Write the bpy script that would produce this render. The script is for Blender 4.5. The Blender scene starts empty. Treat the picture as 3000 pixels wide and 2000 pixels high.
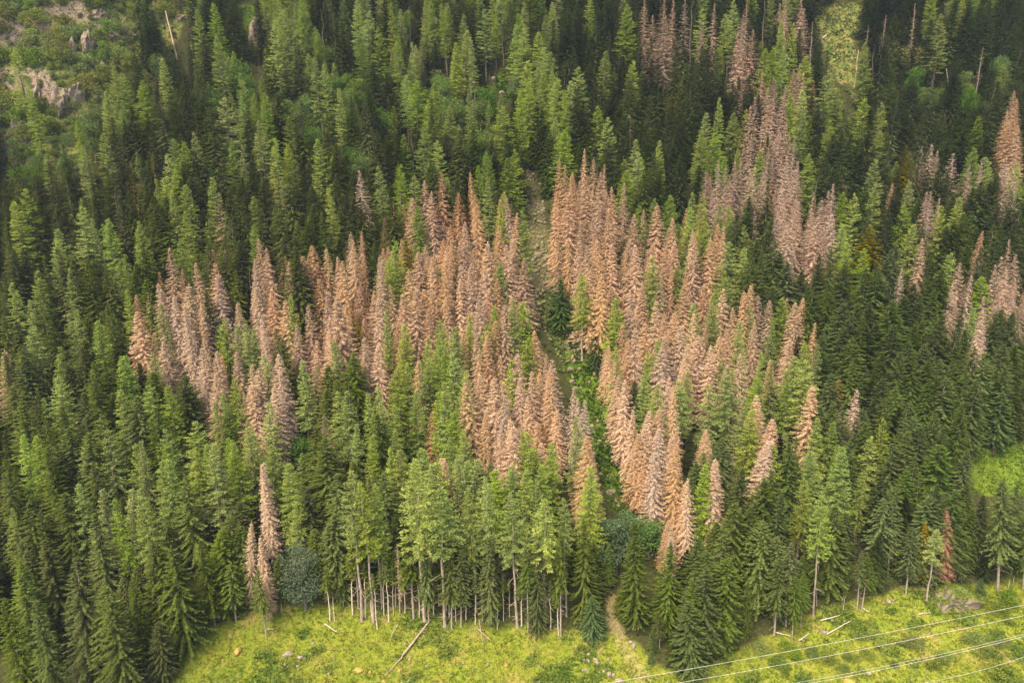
import bpy, math, random
import numpy as np
from mathutils import Vector, Matrix, Euler

R = math.radians
random.seed(7)
scene = bpy.context.scene
col = scene.collection

# ------------------------------------------------------------------ camera
CAM = Vector((0.0, 0.0, 96.0))
PITCH, ROLL, FPX = 16.0, -0.9, 2200.0            # focal length in pixels of the 3000 px wide photograph
rotm = Matrix.Rotation(R(90 - PITCH), 3, 'X') @ Matrix.Rotation(R(ROLL), 3, 'Z')
cam_data = bpy.data.cameras.new('camera')
cam = bpy.data.objects.new('camera', cam_data)
col.objects.link(cam)
cam.location = CAM
cam.rotation_euler = rotm.to_euler()
cam_data.sensor_width = 36.0
cam_data.lens = 36.0 * FPX / 3000.0
cam_data.clip_start = 0.5
cam_data.clip_end = 6000.0
scene.camera = cam

# ------------------------------------------------------------------ sky, sun, exposure
SUN_EL, SUN_AZ = 58.0, 215.0                     # azimuth from +Y, clockwise: behind the camera and a little to the left
world = bpy.data.worlds.new("World")
scene.world = world
world.use_nodes = True
wn, wl = world.node_tree.nodes, world.node_tree.links
wn.clear()
sky = wn.new('ShaderNodeTexSky')
sky.sky_type = 'NISHITA'
sky.sun_disc = False
sky.sun_elevation = R(SUN_EL)
sky.sun_rotation = R(SUN_AZ)
sky.altitude = 1200
sky.air_density = 0.7
sky.dust_density = 6.0
sky.ozone_density = 0.6
bg = wn.new('ShaderNodeBackground')
bg.inputs['Strength'].default_value = 0.13
wo = wn.new('ShaderNodeOutputWorld')
wl.new(sky.outputs[0], bg.inputs['Color'])
wl.new(bg.outputs[0], wo.inputs['Surface'])

sun_data = bpy.data.lights.new('sun', 'SUN')
sun_data.energy = 1.35
sun_data.angle = R(35)
sun_data.color = (1.0, 0.95, 0.86)
sun = bpy.data.objects.new('sun', sun_data)
col.objects.link(sun)
_d = Vector((math.sin(R(SUN_AZ)) * math.cos(R(SUN_EL)), math.cos(R(SUN_AZ)) * math.cos(R(SUN_EL)), math.sin(R(SUN_EL))))
sun.rotation_euler = _d.to_track_quat('Z', 'Y').to_euler()
sun.location = (-60, -80, 260)

scene.view_settings.view_transform = 'Standard'
scene.view_settings.look = 'None'
scene.view_settings.gamma = 1.0
scene.view_settings.exposure = 2.12
scene.view_settings.use_curve_mapping = False
scene.view_settings.use_white_balance = True
scene.view_settings.white_balance_temperature = 8200
scene.view_settings.white_balance_tint = 10
scene.cycles.max_bounces = 8
scene.cycles.diffuse_bounces = 5
scene.cycles.transmission_bounces = 3
scene.cycles.transparent_max_bounces = 4
scene.cycles.use_denoising = True

# ------------------------------------------------------------------ projection helpers
RM = np.array(rotm)
def ray(px, py):
    d = RM @ np.array([(px - 1500) / FPX, -(py - 1000) / FPX, -1.0])
    return d / d[1]
def project(p):
    q = RM.T @ (np.asarray(p, float) - np.array(CAM))
    return 1500 + FPX * q[0] / -q[2], 1000 - FPX * q[1] / -q[2]

# ------------------------------------------------------------------ terrain
def ss(a, b, x):
    t = np.clip((x - a) / (b - a), 0, 1)
    return t * t * (3 - 2 * t)
_rw = random.Random(3)
WAVES = []
for lam, amp, n in ((70, 1.6, 5), (28, .75, 6), (11, .28, 7), (4.5, .09, 8)):
    for _ in range(n):
        a = _rw.uniform(0, 2 * math.pi)
        l = lam * _rw.uniform(.7, 1.4)
        WAVES.append((math.cos(a) * 2 * math.pi / l, math.sin(a) * 2 * math.pi / l, _rw.uniform(0, 6.28), amp * _rw.uniform(.5, 1) / math.sqrt(n) * 1.3))
def wob(x, y):
    s = 0.0
    for kx, ky, ph, am in WAVES:
        s = s + am * np.sin(kx * x + ky * y + ph)
    return s
GULLY = []                                        # world centreline, filled in below
def edge_y(x):
    return 131 + 9 * ss(20, 60, x) - 6 * ss(-40, -75, x)
def base_h(x, y):
    d = y - edge_y(x)
    k = 5.0
    soft = k * np.log1p(np.exp(np.clip(d / k, -40, 40)))
    top = np.maximum(d - 330, 0)
    h = 0.24 * d + 0.56 * soft - 0.75 * top * .8
    h = h - 0.24 * np.minimum(d + 40, 0) * 0.9     # the valley floor flattens below the meadow
    return h
def H(x, y):
    x = np.asarray(x, float); y = np.asarray(y, float)
    d = y - edge_y(x)
    slope = ss(-6, 18, d)
    h = base_h(x, y) + wob(x, y) * (0.22 + 0.78 * slope)
    cl = ss(-128, -150, x) * ss(205, 225, y)
    h = h + cl * (7 * ss(233, 239, y + 4 * np.sin(x * .13)) + 8 * ss(252, 258, y + 5 * np.sin(x * .09 + 1)) + 8 * ss(273, 280, y + 5 * np.sin(x * .11 + 2)) - 10 * ss(215, 300, y))
    if GULLY:
        best = np.full(np.broadcast(x, y).shape, 1e9)
        for (ax, ay, bx, by) in GULLY:
            dx, dy = bx - ax, by - ay
            t = np.clip(((x - ax) * dx + (y - ay) * dy) / (dx * dx + dy * dy), 0, 1)
            best = np.minimum(best, np.hypot(x - ax - t * dx, y - ay - t * dy))
        h = h - 2.2 * np.exp(-(best / 5.0) ** 2)
    return h
def hit(px, py, above=0.0, near=55.0, far=520.0):
    """the point of the pixel's ray that stands ABOVE metres over the ground, first from the camera"""
    d = ray(px, py)
    t = np.linspace(near, far, 1500)
    x, y, z = CAM.x + d[0] * t, CAM.y + t, CAM.z + d[2] * t
    f = z - H(x, y) - above
    k = np.nonzero(f <= 0)[0]
    if len(k) == 0:
        return None
    k = k[0]
    if k == 0:
        return None
    u = f[k - 1] / (f[k - 1] - f[k])
    tt = t[k - 1] + u * (t[k] - t[k - 1])
    gx, gy = CAM.x + d[0] * tt, CAM.y + tt
    return np.array([gx, gy, float(H(gx, gy))])
_g = [hit(*p) for p in ((1545, 470), (1560, 560), (1580, 700), (1600, 850), (1655, 1000), (1715, 1130), (1755, 1280), (1800, 1420), (1850, 1540), (1880, 1640))]
GULLY = [(a[0], a[1], b[0], b[1]) for a, b in zip(_g, _g[1:])]

def world_poly(pts):
    return np.array([hit(*p)[:2] for p in pts])
def inside(poly, x, y):
    x = np.asarray(x, float); y = np.asarray(y, float)
    c = np.zeros(np.broadcast(x, y).shape, bool)
    n = len(poly)
    for i in range(n):
        x1, y1 = poly[i]; x2, y2 = poly[(i + 1) % n]
        if y1 == y2: continue
        c ^= ((y1 > y) != (y2 > y)) & (x < (x2 - x1) * (y - y1) / (y2 - y1) + x1)
    return c
P_MEADOW = [(460, 2100), (500, 1990), (560, 1900), (640, 1830), (760, 1775), (900, 1770), (1020, 1770), (1250, 1800), (1640, 1850), (1780, 1850), (1880, 1895), (1940, 1975), (2060, 1968), (2120, 1925), (2210, 1890),
            (2330, 1830), (2420, 1775), (2560, 1750), (2660, 1725), (2760, 1735), (2860, 1712), (3080, 1690), (3080, 2100)]
P_CLEAR = [(2832, 1285), (2842, 1390), (2848, 1445), (3080, 1460), (3080, 1275), (2950, 1300)]
P_GULLY = [(1540, 500), (1580, 500), (1605, 700), (1625, 860), (1690, 960), (1760, 1090), (1790, 1250), (1830, 1400), (1880, 1540), (1900, 1640), (1850, 1640), (1800, 1500), (1755, 1390), (1725, 1260), (1690, 1150), (1630, 1030), (1590, 960), (1560, 850), (1545, 700)]
P_UP = [(2370, 70), (2440, 10), (2530, 10), (2500, 130), (2520, 260), (2450, 250), (2410, 150)]
P_UP2 = [(2600, 130), (2740, 150), (2740, 190), (2610, 190)]
P_SPOT = [(1435, 215), (1500, 225), (1505, 310), (1460, 270)]
P_PATCH = [(680, 20), (745, 10), (770, 150), (700, 140)]
P_CLIFF = [(-40, 20), (560, 10), (500, 160), (420, 290), (300, 420), (150, 470), (-40, 440)]
W_MEADOW = world_poly(P_MEADOW[1:-1])
W_MEADOW = np.vstack([[(-62, 20)], W_MEADOW, [(160, 140), (160, 20)]])
W_CLEAR, W_GULLY, W_UP, W_UP2, W_SPOT, W_PATCH, W_CLIFF = [world_poly(p) for p in (P_CLEAR, P_GULLY, P_UP, P_UP2, P_SPOT, P_PATCH, P_CLIFF)]
PATH = [hit(*p) for p in ((1795, 1760), (1800, 1830), (1830, 1900), (1868, 1960), (1920, 2040))]

# ------------------------------------------------------------------ materials
def new_mat(name):
    m = bpy.data.materials.new(name)
    m.use_nodes = True
    nt = m.node_tree
    nt.nodes.clear()
    return m, nt.nodes, nt.links
def math_node(n, l, op, a, b=None, clamp=False):
    k = n.new('ShaderNodeMath'); k.operation = op; k.use_clamp = clamp
    for i, v in enumerate((a, b)):
        if v is None: continue
        if isinstance(v, (int, float)): k.inputs[i].default_value = v
        else: l.new(v, k.inputs[i])
    return k.outputs[0]
def mix_col(n, l, f, a, b, blend='MIX'):
    k = n.new('ShaderNodeMix'); k.data_type = 'RGBA'; k.blend_type = blend
    for i, v in ((0, f), (6, a), (7, b)):
        if isinstance(v, (int, float)): k.inputs[i].default_value = v
        elif isinstance(v, tuple): k.inputs[i].default_value = (*v, 1) if len(v) == 3 else v
        else: l.new(v, k.inputs[i])
    return k.outputs[2]
def ramp(n, l, f, stops):
    k = n.new('ShaderNodeValToRGB')
    el = k.color_ramp.elements
    while len(el) < len(stops): el.new(.5)
    for e, (p, c) in zip(el, stops):
        e.position = p; e.color = (*c, 1) if len(c) == 3 else c
    l.new(f, k.inputs[0])
    return k.outputs[0]
def leaf_mat(name, c_lo, c_hi, var=.18, hue=.02, trans=.25, c_east=None):
    """foliage: per-blade tint, per-tree variation in value and hue, some light through the needles"""
    m, n, l = new_mat(name)
    at = n.new('ShaderNodeAttribute'); at.attribute_name = 'tint'
    oi = n.new('ShaderNodeObjectInfo')
    c = mix_col(n, l, at.outputs['Fac'], c_lo, c_hi)
    if c_east:                                      # needle colour turns cooler and bluer towards the east
        sx = n.new('ShaderNodeSeparateXYZ'); l.new(oi.outputs['Location'], sx.inputs[0])
        mr = n.new('ShaderNodeMapRange'); mr.inputs[1].default_value = -30; mr.inputs[2].default_value = 90
        l.new(sx.outputs[0], mr.inputs[0])
        c = mix_col(n, l, mr.outputs[0], c, mix_col(n, l, at.outputs['Fac'], c_east[0], c_east[1]))
    hs = n.new('ShaderNodeHueSaturation')
    l.new(c, hs.inputs['Color'])
    rnd = oi.outputs['Random']
    l.new(math_node(n, l, 'ADD', math_node(n, l, 'MULTIPLY', rnd, 2 * var), 1 - var), hs.inputs['Value'])
    r2 = math_node(n, l, 'FRACT', math_node(n, l, 'MULTIPLY', rnd, 17.31))
    l.new(math_node(n, l, 'ADD', math_node(n, l, 'MULTIPLY', r2, 2 * hue), .5 - hue), hs.inputs['Hue'])
    r3 = math_node(n, l, 'FRACT', math_node(n, l, 'MULTIPLY', rnd, 5.77))
    l.new(math_node(n, l, 'ADD', math_node(n, l, 'MULTIPLY', r3, .3), .85), hs.inputs['Saturation'])
    df = n.new('ShaderNodeBsdfDiffuse'); tr = n.new('ShaderNodeBsdfTranslucent')
    mx = n.new('ShaderNodeMixShader'); mx.inputs[0].default_value = trans
    out = n.new('ShaderNodeOutputMaterial')
    l.new(hs.outputs[0], df.inputs[0]); l.new(hs.outputs[0], tr.inputs[0])
    l.new(df.outputs[0], mx.inputs[1]); l.new(tr.outputs[0], mx.inputs[2])
    l.new(mx.outputs[0], out.inputs[0])
    return m
def bark_mat(name, a, b, scale=3.0):
    m, n, l = new_mat(name)
    tc = n.new('ShaderNodeTexCoord')
    mp = n.new('ShaderNodeMapping'); mp.inputs['Scale'].default_value = (scale, scale, scale * .25)
    l.new(tc.outputs['Object'], mp.inputs[0])
    nz = n.new('ShaderNodeTexNoise'); nz.inputs['Scale'].default_value = 1.5; nz.inputs['Detail'].default_value = 5
    l.new(mp.outputs[0], nz.inputs['Vector'])
    c = ramp(n, l, nz.outputs[0], [(.35, a), (.68, b)])
    bs = n.new('ShaderNodeBsdfPrincipled'); bs.inputs['Roughness'].default_value = .9
    bs.inputs['Specular IOR Level'].default_value = .15
    bp = n.new('ShaderNodeBump'); bp.inputs['Strength'].default_value = .5; bp.inputs['Distance'].default_value = .05
    l.new(nz.outputs[0], bp.inputs['Height']); l.new(bp.outputs[0], bs.inputs['Normal'])
    l.new(c, bs.inputs['Base Color'])
    out = n.new('ShaderNodeOutputMaterial'); l.new(bs.outputs[0], out.inputs[0])
    return m
M = {}
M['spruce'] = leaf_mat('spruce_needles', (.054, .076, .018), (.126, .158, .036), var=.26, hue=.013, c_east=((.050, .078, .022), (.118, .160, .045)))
M['golden'] = leaf_mat('golden_needles', (.17, .15, .02), (.34, .27, .035), var=.12)
M['bluish'] = leaf_mat('bluish_needles', (.042, .070, .022), (.098, .145, .048), var=.14)
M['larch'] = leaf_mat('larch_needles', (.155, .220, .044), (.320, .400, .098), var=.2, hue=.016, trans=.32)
M['dead'] = leaf_mat('dead_needles', (.42, .270, .160), (.60, .415, .270), var=.15, hue=.007, trans=.2)
M['grey'] = leaf_mat('bleached_twigs', (.31, .22, .155), (.52, .385, .295), var=.14, hue=.008, trans=.15)
M['palebrown'] = leaf_mat('pale_brown_needles', (.30, .21, .14), (.58, .43, .31), var=.15, hue=.01, trans=.2)
M['russet'] = leaf_mat('russet_needles', (.26, .125, .07), (.44, .25, .15), var=.10, hue=.008, trans=.2)
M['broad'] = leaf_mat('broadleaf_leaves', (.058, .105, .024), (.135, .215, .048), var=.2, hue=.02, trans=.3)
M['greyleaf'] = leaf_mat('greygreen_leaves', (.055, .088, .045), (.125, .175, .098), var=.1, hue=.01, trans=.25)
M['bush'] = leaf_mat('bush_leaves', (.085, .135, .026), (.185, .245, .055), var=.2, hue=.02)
M['shrub'] = leaf_mat('shrub_leaves', (.085, .115, .028), (.180, .220, .060), var=.28, hue=.035, trans=.25)
M['bark'] = bark_mat('spruce_bark', (.085, .068, .052), (.20, .16, .125))
M['litbark'] = bark_mat('lit_spruce_bark', (.20, .16, .125), (.40, .33, .265))  # bark made paler: daylight at the forest edge put into its colour
M['deadbark'] = bark_mat('bare_trunk_wood', (.20, .15, .11), (.38, .30, .235))
M['palewood'] = bark_mat('pale_weathered_wood', (.40, .32, .25), (.64, .54, .44))
M['brownwood'] = bark_mat('brown_fallen_wood', (.20, .14, .09), (.42, .33, .24))
def rock_mat(name, a, b, moss=None, moss_lo=.45, moss_hi=.8, scale=.8):
    m, n, l = new_mat(name)
    tc = n.new('ShaderNodeTexCoord'); oi = n.new('ShaderNodeObjectInfo')
    ad = n.new('ShaderNodeVectorMath'); ad.operation = 'ADD'
    l.new(tc.outputs['Object'], ad.inputs[0]); l.new(oi.outputs['Location'], ad.inputs[1])
    nz = n.new('ShaderNodeTexNoise'); nz.inputs['Scale'].default_value = scale; nz.inputs['Detail'].default_value = 8; nz.inputs['Roughness'].default_value = .65
    l.new(ad.outputs[0], nz.inputs['Vector'])
    c = ramp(n, l, nz.outputs[0], [(.32, a), (.55, tuple((p + q) / 2 for p, q in zip(a, b))), (.7, b)])
    if moss:
        ge = n.new('ShaderNodeNewGeometry'); sp = n.new('ShaderNodeSeparateXYZ')
        l.new(ge.outputs['Normal'], sp.inputs[0])
        f = math_node(n, l, 'ADD', sp.outputs['Z'], math_node(n, l, 'MULTIPLY', math_node(n, l, 'SUBTRACT', nz.outputs[0], .5), 1.2))
        mr = n.new('ShaderNodeMapRange'); mr.inputs[1].default_value = moss_lo; mr.inputs[2].default_value = moss_hi
        l.new(f, mr.inputs[0])
        c = mix_col(n, l, mr.outputs[0], c, moss)
    bs = n.new('ShaderNodeBsdfPrincipled'); bs.inputs['Roughness'].default_value = .92
    bs.inputs['Specular IOR Level'].default_value = .2
    bp = n.new('ShaderNodeBump'); bp.inputs['Strength'].default_value = .6; bp.inputs['Distance'].default_value = .2
    l.new(nz.outputs[0], bp.inputs['Height']); l.new(bp.outputs[0], bs.inputs['Normal'])
    l.new(c, bs.inputs['Base Color'])
    out = n.new('ShaderNodeOutputMaterial'); l.new(bs.outputs[0], out.inputs[0])
    return m
M['rock'] = rock_mat('pinkish_rock', (.09, .068, .052), (.30, .235, .185), (.17, .19, .05), .62, .95)
M['boulder'] = rock_mat('grey_boulder', (.17, .135, .11), (.38, .32, .265), (.25, .24, .07), .95, 1.3, 1.6)
M['ochre'] = rock_mat('ochre_lichen_boulder', (.24, .16, .05), (.42, .29, .09), (.27, .26, .05), .7, 1.1, 1.6)
M['mossrock'] = rock_mat('mossy_boulder_stone', (.12, .095, .065), (.34, .275, .19), (.105, .135, .030), .35, .65, .7)
# ------------------------------------------------------------------ ground
def axis(lo, hi, step, out_lo, out_hi, grow=1.25):
    a = list(np.arange(lo, hi + .01, step))
    s = step
    while a[-1] < out_hi:
        s *= grow; a.append(a[-1] + s)
    s = step
    while a[0] > out_lo:
        s *= grow; a.insert(0, a[0] - s)
    return np.array(a)
gx = axis(-270, 270, 1.5, -1500, 1500)
gy = axis(84, 400, 1.3, -900, 900)
XX, YY = np.meshgrid(gx, gy)
ZZ = H(XX, YY)
nx, ny = len(gx), len(gy)
co = np.stack([XX, YY, ZZ], -1).reshape(-1, 3)
ii = np.arange(ny - 1)[:, None] * nx + np.arange(nx - 1)[None, :]
quads = np.stack([ii, ii + 1, ii + nx + 1, ii + nx], -1).reshape(-1, 4)
def mesh_np(name, verts, faces, mat=None, tint=None, smooth=False):
    me = bpy.data.meshes.new(name)
    verts = np.asarray(verts, np.float32); faces = np.asarray(faces, np.int32)
    k = faces.shape[1]
    me.vertices.add(len(verts)); me.vertices.foreach_set('co', verts.ravel())
    me.loops.add(faces.size); me.loops.foreach_set('vertex_index', faces.ravel())
    me.polygons.add(len(faces))
    me.polygons.foreach_set('loop_start', np.arange(0, faces.size, k, dtype=np.int32))
    me.polygons.foreach_set('loop_total', np.full(len(faces), k, np.int32))
    if smooth: me.polygons.foreach_set('use_smooth', np.ones(len(faces), bool))
    me.update(calc_edges=True); me.validate()
    if tint is not None:
        a = me.attributes.new('tint', 'FLOAT', 'POINT'); a.data.foreach_set('value', np.asarray(tint, np.float32))
    if mat: me.materials.append(mat)
    return me
def seg_dist(pts, x, y):
    best = np.full(np.broadcast(x, y).shape, 1e9)
    for a, b in zip(pts, pts[1:]):
        dx, dy = b[0] - a[0], b[1] - a[1]
        t = np.clip(((x - a[0]) * dx + (y - a[1]) * dy) / (dx * dx + dy * dy), 0, 1)
        best = np.minimum(best, np.hypot(x - a[0] - t * dx, y - a[1] - t * dy))
    return best
def blur(m, k=2):
    m = m.astype(float)
    for _ in range(k):
        p = np.pad(m, 1, mode='edge')
        m = (p[1:-1, 1:-1] * 4 + p[:-2, 1:-1] * 2 + p[2:, 1:-1] * 2 + p[1:-1, :-2] * 2 + p[1:-1, 2:] * 2 + p[:-2, :-2] + p[2:, 2:] + p[:-2, 2:] + p[2:, :-2]) / 16
    return m
mead = blur(inside(W_MEADOW, XX, YY) | (YY < 70), 3)
clear = blur(inside(W_CLEAR, XX, YY), 2)
lush = blur(inside(W_GULLY, XX, YY) & (YY < _g[4][1] + 1), 2) + blur(inside(W_SPOT, XX, YY) | inside(W_PATCH, XX, YY), 2)
scree = blur(inside(W_GULLY, XX, YY) & (YY >= _g[4][1] - 2), 2)
steep = blur(inside(W_UP, XX, YY) | inside(W_UP2, XX, YY) | inside(W_CLIFF, XX, YY), 2)
path = np.exp(-(seg_dist(PATH, XX, YY) / 1.9) ** 2)
def ground_mat():
    m, n, l = new_mat('ground_cover')
    tc = n.new('ShaderNodeTexCoord')
    def noise(scale, detail=6, rough=.6, w=None):
        k = n.new('ShaderNodeTexNoise'); k.inputs['Scale'].default_value = scale; k.inputs['Detail'].default_value = detail; k.inputs['Roughness'].default_value = rough
        l.new(tc.outputs['Object'], k.inputs['Vector']); return k.outputs[0]
    def attr(a):
        k = n.new('ShaderNodeAttribute'); k.attribute_name = a; return k.outputs['Fac']
    n1, n2, n3, n4 = noise(.09), noise(.35, 8, .7), noise(1.7, 6, .7), noise(.16, 4)
    floor = ramp(n, l, n3, [(.3, (.028, .024, .012)), (.45, (.055, .046, .022)), (.55, (.045, .062, .018)), (.75, (.08, .11, .03))])
    g1 = ramp(n, l, n2, [(.28, (.076, .132, .018)), (.45, (.152, .196, .028)), (.58, (.232, .236, .040)), (.75, (.325, .245, .08))])
    g2 = ramp(n, l, n3, [(.32, (.070, .128, .014)), (.5, (.160, .205, .022)), (.7, (.27, .245, .05))])
    grass = mix_col(n, l, .5, g1, g2)
    f = n.new('ShaderNodeMapRange'); f.inputs[1].default_value = .56; f.inputs[2].default_value = .68; l.new(n4, f.inputs[0])
    grass = mix_col(n, l, math_node(n, l, 'MULTIPLY', f.outputs[0], .5), grass, (.33, .225, .10))
    cl = ramp(n, l, n2, [(.3, (.075, .14, .018)), (.6, (.135, .20, .028)), (.75, (.20, .20, .04))])
    lsh = ramp(n, l, n3, [(.3, (.035, .085, .012)), (.5, (.085, .165, .020)), (.66, (.17, .20, .025)), (.78, (.25, .20, .05))])
    scr = ramp(n, l, n3, [(.3, (.035, .032, .016)), (.42, (.09, .078, .038)), (.52, (.10, .11, .035)), (.62, (.18, .15, .085)), (.70, (.08, .115, .026))])
    stp = ramp(n, l, n2, [(.3, (.065, .100, .025)), (.44, (.115, .155, .042)), (.54, (.19, .185, .060)), (.66, (.26, .175, .080))])
    pth = ramp(n, l, n3, [(.3, (.22, .17, .07)), (.7, (.42, .34, .18))])
    c = floor
    for a, k in (('steep', stp), ('scree', scr), ('lush', lsh), ('clear', cl), ('meadow', grass)):
        w = math_node(n, l, 'ADD', attr(a), math_node(n, l, 'MULTIPLY', math_node(n, l, 'SUBTRACT', n2, .5), .9))
        r = n.new('ShaderNodeMapRange'); r.inputs[1].default_value = .35; r.inputs[2].default_value = .65
        l.new(w, r.inputs[0])
        gate = math_node(n, l, 'MULTIPLY', r.outputs[0], math_node(n, l, 'GREATER_THAN', attr(a), .03))
        c = mix_col(n, l, gate, c, k)
    pf = n.new('ShaderNodeMapRange'); pf.inputs[1].default_value = .45; pf.inputs[2].default_value = .75
    l.new(math_node(n, l, 'ADD', attr('path'), math_node(n, l, 'MULTIPLY', math_node(n, l, 'SUBTRACT', n3, .5), .8)), pf.inputs[0])
    c = mix_col(n, l, math_node(n, l, 'MULTIPLY', pf.outputs[0], .5), c, pth)
    # bare rock where the ground is too steep to hold soil
    ge = n.new('ShaderNodeNewGeometry'); sp = n.new('ShaderNodeSeparateXYZ'); l.new(ge.outputs['True Normal'], sp.inputs[0])
    rk = ramp(n, l, n3, [(.3, (.15, .105, .085)), (.5, (.30, .225, .18)), (.7, (.46, .37, .30))])
    rf = n.new('ShaderNodeMapRange'); rf.inputs[1].default_value = .52; rf.inputs[2].default_value = .40
    l.new(math_node(n, l, 'ADD', sp.outputs['Z'], math_node(n, l, 'MULTIPLY', math_node(n, l, 'SUBTRACT', n2, .5), .5)), rf.inputs[0])
    c = mix_col(n, l, rf.outputs[0], c, rk)
    bs = n.new('ShaderNodeBsdfDiffuse'); bs.inputs['Roughness'].default_value = 1
    bp = n.new('ShaderNodeBump'); bp.inputs['Strength'].default_value = .9; bp.inputs['Distance'].default_value = .5
    l.new(n3, bp.inputs['Height']); l.new(bp.outputs[0], bs.inputs['Normal'])
    l.new(c, bs.inputs['Color'])
    out = n.new('ShaderNodeOutputMaterial'); l.new(bs.outputs[0], out.inputs[0])
    return m
gm = mesh_np('hillside', co, quads, ground_mat(), smooth=True)
for nm, arr in (('meadow', mead), ('clear', clear), ('lush', lush), ('scree', scree), ('steep', steep), ('path', path)):
    a = gm.attributes.new(nm, 'FLOAT', 'POINT'); a.data.foreach_set('value', np.ascontiguousarray(arr.ravel(), np.float32))
ground = bpy.data.objects.new('hillside', gm); col.objects.link(ground)
ground['kind'] = 'structure'
ground['label'] = 'steep alpine hillside with a grassy meadow at its foot'

# ------------------------------------------------------------------ shape builders
class Blades:
    def __init__(s): s.v, s.f, s.t = [], [], []
    def add(s, p, d, ln, w, tint, n=None):
        """a lance-shaped spray of needles or a leaf: four corners"""
        if n is None: n = Vector((0, 0, 1))
        sd = d.cross(n)
        if sd.length < 1e-4: sd = d.orthogonal()
        sd.normalize(); sd *= w * .5
        m = p + d * (ln * .45)
        i = len(s.v)
        s.v += [p, m + sd, p + d * ln, m - sd]
        s.f.append((i, i + 1, i + 2, i + 3)); s.t += [tint] * 4
    def mesh(s, name, mat):
        return mesh_np(name, [tuple(q) for q in s.v], s.f, mat, s.t)
def rv(r, k=1.0):
    return Vector((r.gauss(0, k), r.gauss(0, k), r.gauss(0, k)))
def tube(pts, radii, n=7, V=None, F=None):
    V = [] if V is None else V; F = [] if F is None else F
    for j, (p, rad) in enumerate(zip(pts, radii)):
        d = (pts[min(j + 1, len(pts) - 1)] - pts[max(j - 1, 0)]).normalized()
        u = d.orthogonal().normalized(); w = d.cross(u)
        if j == 0: uu = u
        else:
            u = (uu - d * uu.dot(d)).normalized(); w = d.cross(u); uu = u
        for i in range(n):
            a = 2 * math.pi * i / n
            V.append(p + (u * math.cos(a) + w * math.sin(a)) * rad)
        if j:
            b = len(V) - 2 * n
            for i in range(n):
                F.append((b + i, b + (i + 1) % n, b + n + (i + 1) % n, b + n + i))
    return V, F
def trunk_mesh(seed, h, r, mat, wig=.10, stubs=0, z_to=.5):
    g = random.Random(seed)
    pts, rad = [], []
    n = 9
    for j in range(n):
        t = j / (n - 1)
        pts.append(Vector((g.gauss(0, wig) * t, g.gauss(0, wig) * t, -1.2 + (h + 1.2) * t)))
        rad.append(r * (1.25 if j == 0 else 1) * (1 - t) ** .8 + .025)
    V, F = tube(pts, rad)
    for _ in range(stubs):                         # dead stubs of the lower branches
        z = g.uniform(.08, z_to) * h; a = g.uniform(0, 6.28); L = g.uniform(.5, 2.0)
        d = Vector((math.cos(a), math.sin(a), g.uniform(-.5, .1)))
        p = Vector((0, 0, z))
        tube([p, p + d * L * .5, p + d * L + Vector((0, 0, -.12 * L))], [.05, .035, .012], 4, V, F)
    return mesh_np('trunk', [tuple(v) for v in V], F, mat, smooth=True)

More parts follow.
